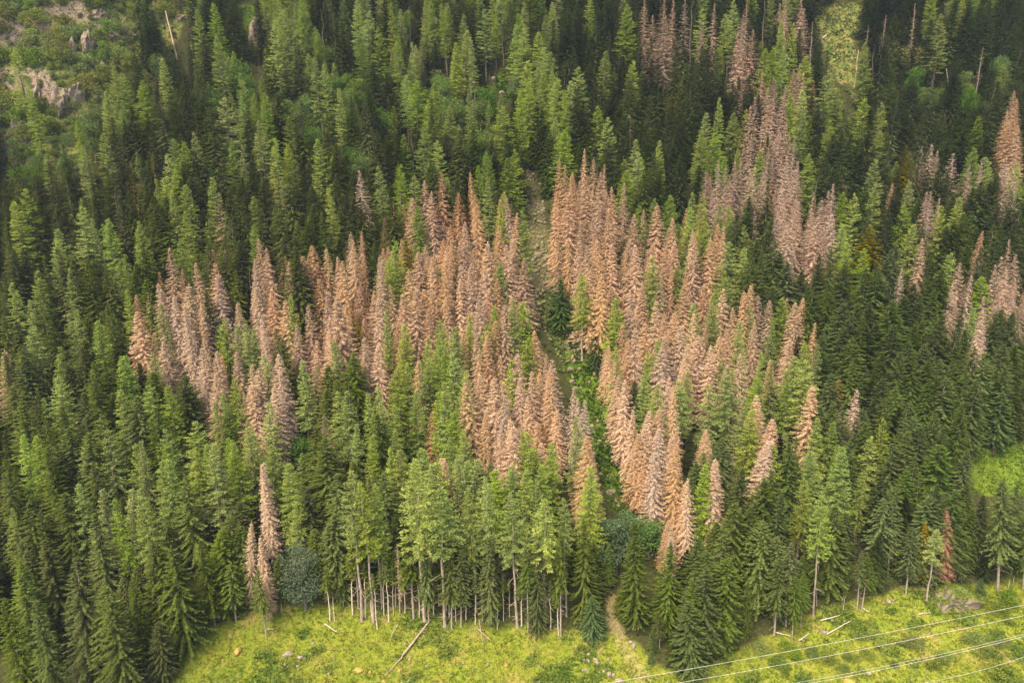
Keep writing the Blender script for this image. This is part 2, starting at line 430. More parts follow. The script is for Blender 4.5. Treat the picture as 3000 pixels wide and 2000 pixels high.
def spruce_crown(seed, h, r, base, mat, step=.52, dense=1.0, droop=1.0, kind='spruce', shape=.85, ragged=.18, tufts=1.0):
    g = random.Random(seed)
    B = Blades()
    r *= 1.72; shape *= .80 if kind == 'spruce' else .90
    z = h * base
    az0 = g.uniform(0, 6.28)
    sect = [g.uniform(1 - ragged * 1.3, 1 + ragged * .8) for _ in range(6)]   # crowns are lopsided
    while z < h - .25:
        t = (z - h * base) / (h * (1 - base))
        prof = (1 - t) ** shape * min(1, .62 + t * 2.6)
        nb = max(3, int(round((4 + 3.2 * (1 - t)) * dense)))
        az0 += 2.4
        for k in range(nb):
            az = az0 + 2 * math.pi * k / nb + g.uniform(-.35, .35)
            L = max(.25, r * prof * g.uniform(1 - ragged, 1 + ragged) * sect[int((az % 6.283) / 6.2832 * 6) % 6])
            if kind == 'spruce' and g.random() < .05: continue
            up = (.55 * t ** 1.5 - .10 - .30 * (1 - t) * droop) + g.uniform(-.1, .1)
            p = Vector((0, 0, z + g.uniform(-.32, .32)))
            n = max(2, int(L / .55))
            sg = L / n
            hd = Vector((math.cos(az), math.sin(az), 0)); side = Vector((-hd.y, hd.x, 0))
            yaw = g.uniform(-.15, .15)
            for i in range(n):
                s = (i + .5) / n
                pt = up - .35 * droop * math.sin(s * 2.2) + .50 * s * s
                d = (hd * math.cos(pt) + side * yaw + Vector((0, 0, math.sin(pt)))).normalized()
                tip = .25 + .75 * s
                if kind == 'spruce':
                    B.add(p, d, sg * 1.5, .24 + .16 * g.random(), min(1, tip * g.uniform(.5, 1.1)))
                    for q in (-1, 1, g.choice((-1, 1))):
                        dl = (d * .75 + side * q * g.uniform(.5, .95) + Vector((0, 0, g.uniform(-.45, -.05) * droop))).normalized()
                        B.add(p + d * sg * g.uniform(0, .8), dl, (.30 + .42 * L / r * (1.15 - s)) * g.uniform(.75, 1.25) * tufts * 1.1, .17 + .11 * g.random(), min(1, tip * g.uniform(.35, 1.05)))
                    if g.random() < .55:
                        dl = (d * .35 + rv(g, .18) + Vector((0, 0, -.9))).normalized()
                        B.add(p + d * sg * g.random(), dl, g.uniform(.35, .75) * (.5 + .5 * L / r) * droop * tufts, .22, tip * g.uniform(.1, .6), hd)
                else:
                    B.add(p, d, sg * 1.35, .065, g.uniform(.8, 1.0))                    # the bare limb
                    for q in (-1, 1, -1, 1, -1, 1, -1, 1):
                        dl = (d * .6 + side * q * g.uniform(.35, .95) + Vector((0, 0, g.uniform(-.75, .0)))).normalized()
                        B.add(p + d * sg * g.uniform(0, .9), dl, (.30 + .45 * L / r * (1.1 - s)) * g.uniform(.7, 1.3) * tufts * 1.1, .055 + .05 * g.random(), g.uniform(.3, .9))
                    for _ in range(4):
                        dl = (d * .3 + rv(g, .22) + Vector((0, 0, -.9))).normalized()
                        B.add(p + d * sg * g.random(), dl, g.uniform(.35, .8) * (.45 + .55 * L / r) * tufts * 1.1, .055 + .04 * g.random(), g.uniform(.15, .8), hd)
                p = p + d * sg
        z += step * g.uniform(.75, 1.25) * (1 - .35 * t)
    for _ in range(7):                              # the leader
        B.add(Vector((0, 0, h - g.uniform(.0, 1.0))), (Vector((0, 0, 1)) + rv(g, .35)).normalized(), .5, .14, g.uniform(.5, 1))
    return B.mesh('crown', mat)

def larch_crown(seed, h, r, base, mat, step=.52, shape=.62, gaps=.12, dens=1.0, flat=.9):
    """soft, bullet shaped crown: many short fine tufts on limbs that rise towards the top"""
    g = random.Random(seed)
    B = Blades()
    r *= 1.34; shape *= .95
    z = h * base
    sect = [g.uniform(.74, 1.14) for _ in range(7)]
    while z < h - .2:
        t = (z - h * base) / (h * (1 - base))
        prof = (1 - t) ** shape * min(1, .55 + t * 1.7)
        nb = int(round(5.2 + 2.0 * (1 - t)))
        for k in range(nb):
            if g.random() < gaps * (1.4 - t): continue
            az = g.uniform(0, 6.283)
            L = max(.3, r * prof * g.uniform(.72, 1.15) * sect[int(az / 6.284 * 7)])
            up = .75 * t ** 1.3 - .16 + g.uniform(-.15, .15)
            hd = Vector((math.cos(az), math.sin(az), 0)); side = Vector((-hd.y, hd.x, 0))
            p = Vector((0, 0, z + g.uniform(-.25, .25) - .35 * L * max(0, up)))
            n = max(2, int(L / .36)); sg = L / n
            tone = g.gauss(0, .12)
            for i in range(n):
                s = (i + .5) / n
                pt = up - .22 * math.sin(s * 2) + .35 * s * s
                d = (hd * math.cos(pt) + side * g.uniform(-.2, .2) + Vector((0, 0, math.sin(pt)))).normalized()
                for _ in range(int(round((5 if s < .3 else 7.5) * dens))):
                    dl = (d * .5 + side * g.gauss(0, .7) + Vector((0, 0, g.uniform(-.7, .45)))).normalized()
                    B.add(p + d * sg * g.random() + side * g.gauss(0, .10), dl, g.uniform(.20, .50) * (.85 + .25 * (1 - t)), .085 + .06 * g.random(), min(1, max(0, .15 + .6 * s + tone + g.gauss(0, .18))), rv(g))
                p = p + d * sg
        z += step * g.uniform(.7, 1.3) * (1 - .3 * t)
    for _ in range(26):
        B.add(Vector((g.gauss(0, .1), g.gauss(0, .1), h - g.uniform(.0, 1.6))), (Vector((0, 0, 1)) + rv(g, .45)).normalized(), .40, .10, g.uniform(.5, 1))
    return B.mesh('crown', mat)

def leafy_crown(seed, h, r, base, mat, lobes=16, per=150, leaf=.42, lo=.2):
    g = random.Random(seed)
    B = Blades()
    cz = h * (1 + base) / 2; hz = h * (1 - base) / 2
    cs = []
    for i in range(lobes):
        a = g.uniform(0, 6.28); u = g.uniform(-.85, .95); q = math.sqrt(max(0, 1 - u * u)) * g.uniform(.35, .85)
        rad = r * g.uniform(.30, .5)
        cs.append((Vector((math.cos(a) * q * r * .85, math.sin(a) * q * r * .85, cz + u * hz * .8)), rad))
    for c, rad in cs:
        for _ in range(per):
            n = rv(g).normalized()
            if n.z < -.5 and g.random() < .6: continue
            p = c + Vector((n.x * rad, n.y * rad, n.z * rad * .8)) * g.uniform(.62, 1.08)
            d = (n * .5 + rv(g, .5) + Vector((0, 0, -.15))).normalized()
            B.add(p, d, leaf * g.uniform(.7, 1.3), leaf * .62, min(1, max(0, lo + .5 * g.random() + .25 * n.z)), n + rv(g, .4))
    return B.mesh('crown', mat)

def rock_mesh(seed, mat, sub=3, rough=.22, block=.0, squash=(1, 1, .7)):
    import bmesh
    from mathutils import noise
    g = random.Random(seed)
    bm = bmesh.new()
    bmesh.ops.create_icosphere(bm, subdivisions=sub, radius=1)
    off = Vector((g.uniform(-50, 50), g.uniform(-50, 50), g.uniform(-50, 50)))
    planes = [(rv(g).normalized(), g.uniform(.55, .85)) for _ in range(7)]
    for v in bm.verts:
        p = v.co.copy()
        for n, d in planes:                         # broken faces
            k = p.dot(n) - d
            if k > 0: p -= n * k * .9
        s = 1 + rough * noise.noise(p * 1.6 + off) + rough * .5 * noise.noise(p * 4 + off)
        p *= s
        if block:
            q = noise.noise(Vector((p.x * 4, p.y * 4, p.z * .9)) + off)
            p += Vector((p.x, p.y, 0)).normalized() * block * round(q * 3) / 3 if Vector((p.x, p.y, 0)).length > .01 else Vector()
        v.co = Vector((p.x * squash[0], p.y * squash[1], p.z * squash[2]))
    me = bpy.data.meshes.new('rock')
    bm.to_mesh(me); bm.free()
    me.materials.append(mat)
    return me
# ------------------------------------------------------------------ tree kinds
M['mixed'] = leaf_mat('half_dead_needles', (.14, .135, .05), (.31, .245, .12), var=.10)
PH = 26.0                                          # height of every tree shape as modelled; copies are scaled
CR, TR = {}, {}
CR['S'] = [spruce_crown(11, PH, 2.9, .05, M['spruce']), spruce_crown(12, PH, 2.35, .10, M['spruce'], step=.58), spruce_crown(13, PH, 3.3, .06, M['spruce'], droop=1.3),
           spruce_crown(14, PH, 2.1, .12, M['spruce'], ragged=.28), spruce_crown(15, PH, 2.6, .08, M['spruce'], step=.66, droop=1.25, ragged=.25), spruce_crown(16, PH, 3.0, .05, M['spruce'], shape=.72),
           spruce_crown(17, PH, 2.3, .16, M['spruce'], step=.72, ragged=.32, dense=.9)]
CR['SE'] = [spruce_crown(21, PH, 2.2, .40, M['spruce'], step=.6, ragged=.3), spruce_crown(22, PH, 1.9, .50, M['spruce'], step=.6, ragged=.3), spruce_crown(23, PH, 2.2, .33, M['spruce'], step=.62, droop=1.3, ragged=.28)]
CR['SB'] = [spruce_crown(31, PH, 3.3, .04, M['spruce'], step=.62, droop=1.35, ragged=.22, tufts=1.1), spruce_crown(32, PH, 3.1, .05, M['spruce'], step=.70, droop=1.45, ragged=.26, tufts=1.05)]
CR['P'] = [spruce_crown(41, PH, 1.3, .62, M['spruce'], ragged=.4, dense=.7), spruce_crown(42, PH, 1.1, .72, M['spruce'], ragged=.4, dense=.6)]
CR['L'] = [larch_crown(51, PH, 2.55, .15, M['larch']), larch_crown(52, PH, 2.25, .20, M['larch'], shape=.55), larch_crown(53, PH, 2.8, .18, M['larch'], gaps=.2),
           larch_crown(54, PH, 2.1, .28, M['larch'], shape=.7, gaps=.16), larch_crown(55, PH, 2.4, .15, M['larch'], gaps=.2, shape=.66), larch_crown(56, PH, 2.6, .25, M['larch'], gaps=.28, shape=.58)]
CR['LE'] = [larch_crown(61, PH, 2.4, .50, M['larch'], gaps=.12, shape=.75), larch_crown(62, PH, 2.2, .56, M['larch'], gaps=.14, shape=.7), larch_crown(63, PH, 2.45, .42, M['larch'], gaps=.14)]
CR['D'] = [spruce_crown(71, PH, 2.3, .08, M['dead'], kind='dead', step=.46, dense=1.1), spruce_crown(72, PH, 2.0, .12, M['dead'], kind='dead', step=.46, dense=1.1, droop=1.2), spruce_crown(73, PH, 2.5, .07, M['dead'], kind='dead', step=.48, dense=1.1),
           spruce_crown(74, PH, 1.8, .14, M['dead'], kind='dead', step=.52, dense=1.1, ragged=.3), spruce_crown(75, PH, 2.2, .10, M['dead'], kind='dead', step=.52, dense=1.05, droop=1.3, ragged=.25), spruce_crown(76, PH, 2.1, .10, M['dead'], kind='dead', step=.58, dense=1.0, ragged=.3, droop=1.25)]
CR['G'] = [spruce_crown(81, PH, 2.0, .12, M['grey'], kind='dead', step=.54, dense=.8, ragged=.25), spruce_crown(82, PH, 1.8, .15, M['grey'], kind='dead', step=.62, dense=.75, ragged=.32, tufts=.85), spruce_crown(83, PH, 2.2, .10, M['grey'], kind='dead', step=.54, dense=.8, droop=1.2)]
CR['N'] = [spruce_crown(91, PH, 1.2, .25, M['grey'], kind='dead', step=.9, dense=.6, ragged=.6, tufts=.6), spruce_crown(92, PH, 1.0, .40, M['grey'], kind='dead', step=1.2, dense=.5, ragged=.7, tufts=.5)]
CR['B'] = [leafy_crown(101, PH, 9.5, .08, M['broad'], lobes=20, per=170, leaf=1.0), leafy_crown(102, PH, 8.5, .1, M['broad'], lobes=18, per=170, leaf=1.0), leafy_crown(103, PH, 10.5, .06, M['broad'], lobes=22, per=160, leaf=1.05)]
CR['W'] = [leafy_crown(105, PH, 8.2, .12, M['greyleaf'], lobes=24, per=190, leaf=.75)]
CR['Q'] = [leafy_crown(121, PH, 26, .0, M['bush'], lobes=11, per=110, leaf=3.0), leafy_crown(122, PH, 20, .0, M['bush'], lobes=9, per=110, leaf=3.2), leafy_crown(123, PH, 32, .0, M['bush'], lobes=14, per=90, leaf=3.4)]
CR['H'] = [leafy_crown(111, PH, 15, .0, M['shrub'], lobes=15, per=120, leaf=2.2), leafy_crown(112, PH, 18, .0, M['shrub'], lobes=16, per=120, leaf=2.2), leafy_crown(113, PH, 12, .0, M['shrub'], lobes=13, per=120, leaf=2.0), leafy_crown(114, PH, 21, .0, M['shrub'], lobes=18, per=110, leaf=2.4)]
TR['S'] = [trunk_mesh(1, PH - .3, .27, M['bark']), trunk_mesh(2, PH - .3, .24, M['bark'], wig=.2)]
TR['E'] = [trunk_mesh(3, PH - .3, .22, M['litbark'], stubs=26, z_to=.5), trunk_mesh(4, PH - .3, .20, M['litbark'], wig=.2, stubs=20, z_to=.6)]
TR['K'] = [trunk_mesh(5, PH - .3, .19, M['litbark'], wig=.25, stubs=14, z_to=.55)]
TR['L'] = [trunk_mesh(5, PH - .3, .25, M['bark'], wig=.25, stubs=10, z_to=.5), trunk_mesh(6, PH - .3, .27, M['bark'], wig=.3, stubs=14, z_to=.55)]
TR['D'] = [trunk_mesh(7, PH - .1, .25, M['deadbark'], stubs=18, z_to=.6), trunk_mesh(8, PH - .1, .22, M['deadbark'], wig=.2, stubs=14, z_to=.8)]
TR['N'] = [trunk_mesh(9, PH, .25, M['deadbark'], wig=.25, stubs=24, z_to=.9)]
TR['P'] = [trunk_mesh(10, PH - .2, .20, M['palewood'], wig=.22, stubs=12, z_to=.7)]
TR['B'] = [trunk_mesh(15, PH * .8, .75, M['bark'], wig=1.0)]
# code: name, category, crown pool, trunk pool, material in place of the shape's own, height range, width factor
KIND = {
 's': ('spruce_tree', 'spruce tree', 'S', 'S', None, (17, 22.5), 1.0),
 'e': ('spruce_tree', 'spruce tree', 'SE', 'E', None, (17, 22), 1.0),
 'S': ('spruce_tree', 'spruce tree', 'SB', 'E', None, (26, 30), 1.0),
 'p': ('pole_spruce', 'spruce tree', 'P', 'P', None, (14, 18), 1.0),
 'y': ('golden_spruce', 'spruce tree', 'S', 'S', 'golden', (15, 18), .85),
 'f': ('fir_tree', 'fir tree', 'S', 'S', 'bluish', (8, 12), 1.9),
 'l': ('larch_tree', 'larch tree', 'L', 'L', None, (18, 23), 1.0),
 'k': ('larch_tree', 'larch tree', 'LE', 'K', None, (24, 29), 1.0),
 'm': ('dying_larch', 'larch tree', 'L', 'L', 'mixed', (19, 23), 1.0),
 'd': ('dead_spruce', 'dead spruce', 'D', 'D', None, (17.5, 22.5), 1.0),
 'r': ('russet_dead_spruce', 'dead spruce', 'D', 'D', 'russet', (14, 18), .95),
 'g': ('bleached_dead_spruce', 'dead spruce', 'G', 'D', None, (18, 23.5), 1.0),
 'n': ('bare_snag', 'dead tree', 'N', 'N', None, (15, 20), 1.0),
 'b': ('broadleaf_tree', 'broadleaf tree', 'B', 'B', None, (8, 12), 1.0),
 'w': ('greygreen_broadleaf_tree', 'broadleaf tree', 'W', 'B', None, (13, 15), 1.0),
 'h': ('cliff_shrub', 'shrub', 'H', 'B', None, (2.5, 5), 1.0),
}
# ------------------------------------------------------------------ where the trees of the photograph stand: tip of each tree, per ninth of the picture
TILES = [
 (0, 0, {
  's': "1690,0 1270,430 1180,350 1040,600 1110,560 1250,680 1380,700 1140,750 1005,835 905,730 850,700 870,360 1180,640 810,780 760,960 640,760 400,940 730,770 440,1180 350,1180 600,1060 620,1190 930,1010 1240,950 1190,1040 1290,1000 1460,1040 1560,1200 1730,1160 1890,1140 1990,1130 1360,1380 1010,1280 780,1250 850,1260 480,1340 380,1340 250,1290 150,1140 1180,880 2150,750 2050,1210 1510,1250 1590,1290 1700,1310 1840,1310 1480,1400 1540,1440 2000,1460 2050,1340 2150,1390 2200,940 1940,240 1960,650 1800,420 1870,370 2090,360 30,1460 70,1290 220,1330 1000,60 1080,300 1330,520 60,1010 320,1060 1420,1180 1640,1060 1930,1060 2140,1000 940,1180 1080,1290 560,1290 1250,1160 1620,720 2200,1150 2180,60 960,20 900,20 1340,230 1210,540 20,1180",
  'l': "1800,130 1950,210 2010,105 1410,20 1440,240 1290,60 1590,630 1460,640 1600,480 1730,610 1700,790 1890,765 1520,930 1590,950 1270,865 1155,910 1200,930 790,720 670,870 520,790 540,950 800,480 930,530 1060,380 2090,910 2080,380 2130,420 2220,580 1850,1175 1390,1165 1075,1165 1010,1175 150,1240 100,1320 750,1215 1220,1210 1130,1250 910,1450 710,1435 610,1440 370,1500 530,1350 1665,1290 1660,1470 1210,1390 2160,1230 1090,1010 1150,1080 1890,950 1800,910 1880,70 1840,0 2110,50 890,360 300,960 100,310 690,600 190,520 720,430",
  'y': "990,1010 860,1060 1800,980 1865,1010",
  'g': "1450,1265",
  'b': "2150,300 1860,560 2000,600 1950,690 2080,720 2000,760 2120,680 1960,830 1380,1060 1500,900 1440,960 1370,1000 980,140 1040,340 240,1000 120,1070 220,1060 590,800 90,900 1350,560 1440,450 1540,400 1620,560 560,700 430,1000 1900,640 2060,820 2190,480 1740,720 1310,1080"}),
 (1000, 0, {
  'l': "110,0 45,110 180,70 240,180 130,250 330,20 460,280 600,590 450,410 420,490 480,520 380,230 590,10 680,20 720,210 800,95 820,200 870,240 940,60 1010,115 1060,80 1110,95 1170,90 1155,160 1200,190 1300,210 1340,100 1290,130 1340,310 1370,340 1290,400 1210,400 1330,480 1390,450 1300,590 1170,600 1220,540 1470,590 1500,530 1550,440 1420,510 1390,590 1410,770 1460,850 1680,695 1755,770 1730,340 1910,395 1930,915 1960,1000 2080,920 1860,1120 1950,1340 2050,1300 2170,1280 1390,800 850,560 750,280 720,700 560,650 640,920 530,840 410,880 370,1080 460,1155 900,1090 970,1060 960,1170 1130,980 1090,1040 1030,1260 1060,700 1090,680 1180,1380 500,1370 260,1090 1540,1190 1880,30 650,565 460,815",
  'k': "1285,1060",
  's': "200,190 250,260 210,410 180,570 10,180 560,230 610,640 690,870 760,850 330,700 380,650 820,1060 870,820 300,900 340,880 240,870 130,1290 220,1300 330,1300 30,1280 80,1290 520,1160 620,1050 590,1040 760,1130 1100,820 1150,840 1260,800 1290,650 1320,700 1360,830 1590,660 1660,910 1480,390 1460,400 1520,320 1560,120 1630,260 1640,400 1660,500 1700,640 1760,210 1790,480 1830,660 1880,430 1890,520 1960,520 2020,620 1900,80 1830,60 1930,80 2000,320 2050,230 2090,410 2120,500 2200,770 2180,640 2090,790 1970,790 2020,870 1930,790 1880,860 2060,1000 2100,1100 2140,1000 2210,840 1990,1080 1820,800 2230,1000 1400,130 1470,60 1490,20 1300,0 1120,60 1240,160 1440,110 1560,560 1630,780 160,640 60,640 1720,540 1740,860 1830,940 2160,900 2190,300 1950,230 1720,60 1670,30",
  'y': "2200,400",
  'f': "1060,420",
  'b': "100,500 30,690 70,760 220,760 180,850 270,700 60,950 100,920 540,550 690,610 650,480 610,450 950,540 910,640 930,850 860,900 900,980 840,1020 1230,960 1230,1030 780,680 400,90 460,60 1590,60 1600,560 1140,490 20,470 120,570 20,560 150,900 740,640 1560,40 1650,150 30,850 120,1000",
  'd': "1420,1035 1590,980 1650,1040 1725,1075 1465,1090 1505,1150 660,1130 560,1190 600,1260 480,1295 855,1130 890,1345 1100,1290 1850,1205 1790,1230 1690,1130 1490,1265 1545,1300 1610,1180 1930,1410 2070,1340 2170,1430 65,1530 1570,1450 1650,1420 1400,1290 1130,1400 800,1460 1030,1480 710,1480 1740,1370 1690,1260",
  'r': "285,1425 425,1330",
  'g': "1990,0 2045,105 2110,0 2170,10 2130,110 140,1120",
  'n': "1900,760"}),
 (2000, 0, {
  'g': "420,0 400,100 380,170 690,0 650,30 790,0 780,60 115,150 200,30 20,0 460,200 385,540 520,480 580,515 610,530 490,640 550,580 655,570 710,460 750,430 735,480 800,490 600,650 640,700 560,700 680,780 700,860 630,850 720,900 590,880 520,760 450,700 460,880 545,970 155,1130 235,1045 270,1100 330,1150 365,1060 400,1030 460,1100 430,1130 300,1220 520,1130 595,1040 620,1000 660,1030 770,1060 740,1120 700,1190 640,1200 600,1250 670,1300 720,1300 770,1330 850,1260 910,1310 985,1210 960,1260 980,1400 880,1420 840,1400 620,1390 650,1480 480,1390 470,1300 210,1240 700,1440 930,1500 2115,1040 2170,1000 2180,1150 2120,1150 1635,950 1680,990 1780,1005 1580,960 1880,1080 1975,1070 1600,1260 1640,1260 1690,1300 1620,1330",
  'd': "225,1475 270,1490 50,1510 1385,1205 1940,1510 2190,600 2220,650 2130,730 2150,800 2215,820",
  'r': "865,530 1055,1150",
  'n': "1170,30 1970,310 1540,20 1335,100 860,150 1150,320 1210,170",
  'l': "65,0 130,60 280,90 330,0 540,320 595,305 680,315 730,150 640,150 815,370 290,380 240,640 210,700 340,740 150,740 130,860 210,870 415,720 710,620 790,590 790,720 840,760 960,610 960,460 1040,580 510,990 280,1030 880,1150 840,1010 970,790 1180,640 1310,670 1300,860 1280,1040 1270,1210 1450,1340 1490,1190 1510,1470 1810,1290 1700,1350 1060,1470 1060,1260 1130,1270 1200,280 1270,290 1700,90 1940,760 1910,970 2010,1030 2190,1070 400,1480 310,1350 260,1340 150,1290 130,1450 40,1360",
  's': "10,150 40,420 90,390 160,470 80,540 180,250 240,350 250,480 120,300 20,610 110,670 0,800 620,140 600,160 560,230 760,190 900,260 950,330 880,400 370,500 440,490 420,590 500,620 460,850 560,890 575,1180 560,1290 435,1290 420,1390 580,1450 370,1380 850,610 880,680 1080,640 1010,640 920,650 1390,460 1380,100 1330,250 1540,150 1630,130 1450,110 1300,120 1880,0 1900,100 2010,0 2110,0 2180,50 2190,150 1790,0 1700,200 2210,300 2060,540 2040,560 1800,440 1790,370 1960,640 1880,640 1640,600 1660,440 1340,560 1430,560 1480,720 1400,600 1580,740 1630,700 1680,820 1720,760 1740,850 1880,780 2030,820 2010,830 1850,890 1240,720 1350,830 1040,850 1100,880 1150,900 1180,970 930,1040 1000,1060 1050,1020 990,880 900,880 1140,1140 1200,1200 1260,950 1330,960 1420,1040 1560,1000 1520,1080 1620,1090 1710,1030 1750,1120 1680,1110 1840,1180 1400,1230 1420,1300 1540,1300 1590,1200 1500,1290 1350,1370 1320,1280 1380,1290 1970,1190 2020,1180 1920,1230 2060,1130 2150,1250 2200,1280 1950,1370 1900,1400 1840,1400 2080,1330 2140,1360 2220,1380 1180,1330 1230,1360 1540,1450 1600,1430 1730,1480 1780,1450 2030,1470 2100,1480 2190,1470 1780,1280",
  'y': "1480,960 1230,1480",
  'b': "340,60 310,90 640,540 1540,420 1600,560 1850,460 1870,580 1660,560 2110,250 2100,350 1700,1130 960,90"}),
 (0, 700, {
  'd': "1110,60 1040,290 1065,330 1300,155 1410,160 1430,230 1650,130 1715,0 1750,60 1890,145 2000,110 2055,40 2145,60 2210,120 905,475 1215,300 1130,370 1300,420 1210,430 1240,480 1570,415 1700,310 1670,290 1800,330 2090,260 2130,350 2230,380 1950,570 2075,660 1080,640 1320,720 1340,640 1400,740 1550,730 1635,820 1690,850 1710,500 1730,600 1810,760 1850,860 1780,960 1450,760 10,730 1720,1470 1390,880 1270,600 2180,600 1650,960 1880,400 2020,430 2150,520 1620,1000",
  'r': "1205,195",
  'm': "2030,830 2140,1160",
  'l': "815,100 1280,60 1170,20 380,20 230,210 435,195 90,285 190,400 215,565 450,490 500,460 645,535 830,330 370,710 370,900 790,985 780,770 830,760 990,740 970,960 1110,960 1060,430 1230,400 1460,520 1560,350 1580,560 1660,590 1640,550 1750,760 1540,910 1410,1070 1470,1010 1760,1080 1980,800 2200,670 1920,370 1640,1250 1610,1180 1490,1310 1370,1340 1260,1390 1260,1200 1100,1240 1070,1450 910,1330 700,1250 530,1330 150,1280 240,1290 1890,1480 2225,1000",
  's': "930,60 1460,20 1560,10 1840,10 1950,50 1340,340 1930,100 740,200 690,190 900,160 970,250 560,140 490,120 580,200 640,270 720,490 580,510 560,650 340,500 240,450 290,100 150,60 60,30 80,70 400,60 40,220 60,300 30,500 110,540 480,620 750,700 700,790 640,800 540,700 440,820 250,350 160,700 140,760 250,1000 230,1060 600,820 620,880 660,1140 890,1050 1010,1100 1010,870 1210,885 1240,900 1830,600 1850,660 2150,830 2140,980 2210,920 2130,1300 2060,1230 440,1240 590,1260 340,1340 60,960 120,1060 30,1430 320,540 700,430 1530,200 1380,20 40,740 400,1100 520,1000 300,1180",
  'f': "310,840 560,1210",
  'b': "1960,1270"}),
 (1000, 700, {
  'd': "65,0 150,95 20,140 250,110 245,150 330,80 500,80 570,110 600,110 680,80 660,130 720,0 800,10 890,65 960,25 1035,90 1080,40 1130,0 1190,130 410,360 455,200 540,330 605,320 700,370 805,170 850,180 230,410 960,330 910,360 1000,530 960,600 1070,430 1130,370 790,610 880,620 900,720 975,650 1285,600 1180,750 1345,750 1340,860 1240,1040 1160,900 1060,1030 1060,940 820,880 850,940 1250,870 1380,870 1300,880 1045,1240 1140,1230 1610,1290 1235,1340 1320,1340 660,1440 230,710 160,690 130,640 510,790 1420,0 1500,0 1560,20 1570,160 1625,40 1705,100 1780,30 1690,10 1900,0 1870,60 1940,40 2050,20 2110,60 2180,20 2100,200 2170,180 1970,310 1910,360 1700,230 1640,200 2070,400 2190,480 2130,480 2210,560 1930,580 1840,560 1870,660 1760,700 1800,800 1740,720 2000,540 2120,640 2100,710 1860,920 1830,900 1780,1100 1770,1180 2100,1110 2160,1300 2070,1230 2200,1350 2150,900 2180,960 1960,1280 2010,1240 1500,330 1520,420 340,300 480,330 760,260 930,200 1010,260 590,460 900,880 1000,900 1100,1180 1280,1200 1400,1120 1900,1120 2020,1120 1420,160 1480,230 1600,560",
  'r': "610,1130",
  'g': "1500,970 1560,1040 1410,790 1600,1060",
  'l': "325,130 350,10 770,190 1040,150 1000,440 1130,400 1190,410 1345,460 290,460 410,560 820,500 675,530 740,570 540,650 645,640 690,740 730,750 590,780 540,810 350,840 430,820 600,920 640,1000 690,940 480,1010 795,870 950,560 1215,650 1120,795 1795,390 1800,750 2040,120 2220,170 2090,665 2020,750 1990,870 2070,950 2220,930 1550,1170 1200,1245 1230,1280 1385,1330 1240,1390 1110,1490 1210,1520 1630,1490 990,1500 760,1420 840,1440 760,1140 690,1090 730,1290 800,1280 225,970 180,1010 330,1100 215,1290 20,1000 80,1200 520,1380 490,1440 620,1470 240,1070 400,1370 350,1260 1310,1490",
  's': "90,740 60,780 160,60 30,900 260,1140 1000,1470 220,20",
  'y': "430,0 90,510"}),
 (2000, 700, {
  'd': "75,0 190,0 20,240 130,300 10,300 260,330 75,480 405,340 445,290 490,370 580,405 725,420 795,390 860,550 480,540 300,590 100,630 140,560 690,680 395,755 30,680 10,750 300,830 855,960 490,1020 500,1100 545,1320 215,1440 60,700 235,640 580,1180 170,420 350,450 190,700",
  'g': "1585,0 1435,190 1825,160 1945,100 2035,170 2170,10 2210,100 2130,200 2080,250 2190,260 2000,380 1960,470 2060,350 2180,350 1130,990 1890,240 1970,560 2110,120 1780,300",
  'y': "1300,420 1020,920",
  'l': "290,20 390,60 280,210 310,290 15,140 90,420 455,445 640,390 680,440 520,460 380,540 580,545 785,670 740,770 830,700 520,740 590,800 260,790 310,840 190,960 440,900 500,910 390,1040 450,1110 690,880 720,960 985,1060 890,1180 960,1200 1340,1185 1230,1290 1050,1360 845,1400 600,1350 1190,60 1080,20 1790,40 1750,90 1980,250 1920,450 20,870 210,360 860,690 150,1490 830,800",
  's': "480,0 540,70 600,0 640,90 710,150 770,200 540,290 590,310 690,160 450,110 830,310 850,330 900,100 985,60 1060,130 1250,70 1340,130 1400,30 1210,190 1270,180 960,290 870,230 1040,420 1310,280 1370,290 1520,290 1470,230 1600,120 1620,100 1880,40 1940,10 2080,20 2040,30 1960,50 1840,420 1640,330 1700,200 1230,410 1150,430 1110,470 1180,510 1090,530 1390,400 1450,370 1380,560 1520,560 1580,530 1700,500 1660,590 1860,590 2060,470 2100,460 2170,480 1680,490 1040,570 930,640 1120,650 1280,530 1220,530 1390,590 1480,670 1580,690 1640,600 1720,640 1790,610 1900,700 1980,740 2110,690 2190,700 1310,740 1010,770 1060,840 1110,800 1200,830 920,740 960,880 1440,740 1520,760 1620,800 1690,780 1800,780 1860,860 1920,900 1980,880 1310,910 1250,920 1400,960 1620,920 1680,900 1740,900 2130,830 2060,930 2200,940 1920,930 1800,1020 1850,1080 1270,1050 1330,1030 1430,1100 1480,1070 1180,1120 1200,1200 1060,1100 1140,1180 1650,1140 1560,1220 1500,1160 1590,1280 1820,1130 1720,1230 1680,1260 1480,1250 1430,1280 1390,1330 1540,1420 1690,1340 1770,1350 1860,1380 750,1290 720,1330 640,1290 260,1300 380,1490 770,630 80,1470 900,1090 1480,1510 150,1390 1130,1310",
  'f': "230,1250"}),
 (0, 1300, {
  's': "1200,200 620,450 300,620 130,760 330,40 420,310 250,430 180,380 150,700 1490,480 1560,560 2130,0 2200,190 2180,460 2150,520 1590,540 690,920 860,900 20,120 100,640 50,190 2010,280 380,0 2060,560 730,1000 130,840 2110,690 590,140 1330,620 1430,560 1050,640",
  'S': "230,1000 40,1010",
  'f': "360,900",
  'l': "510,260 690,290 780,350 870,300 960,330 1080,100 1260,40 1540,0 900,0 1110,0 1380,0 1890,130 1940,300 30,430 1780,0",
  'd': "1720,130",
  'b': "1400,680"}),
 (1000, 1300, {
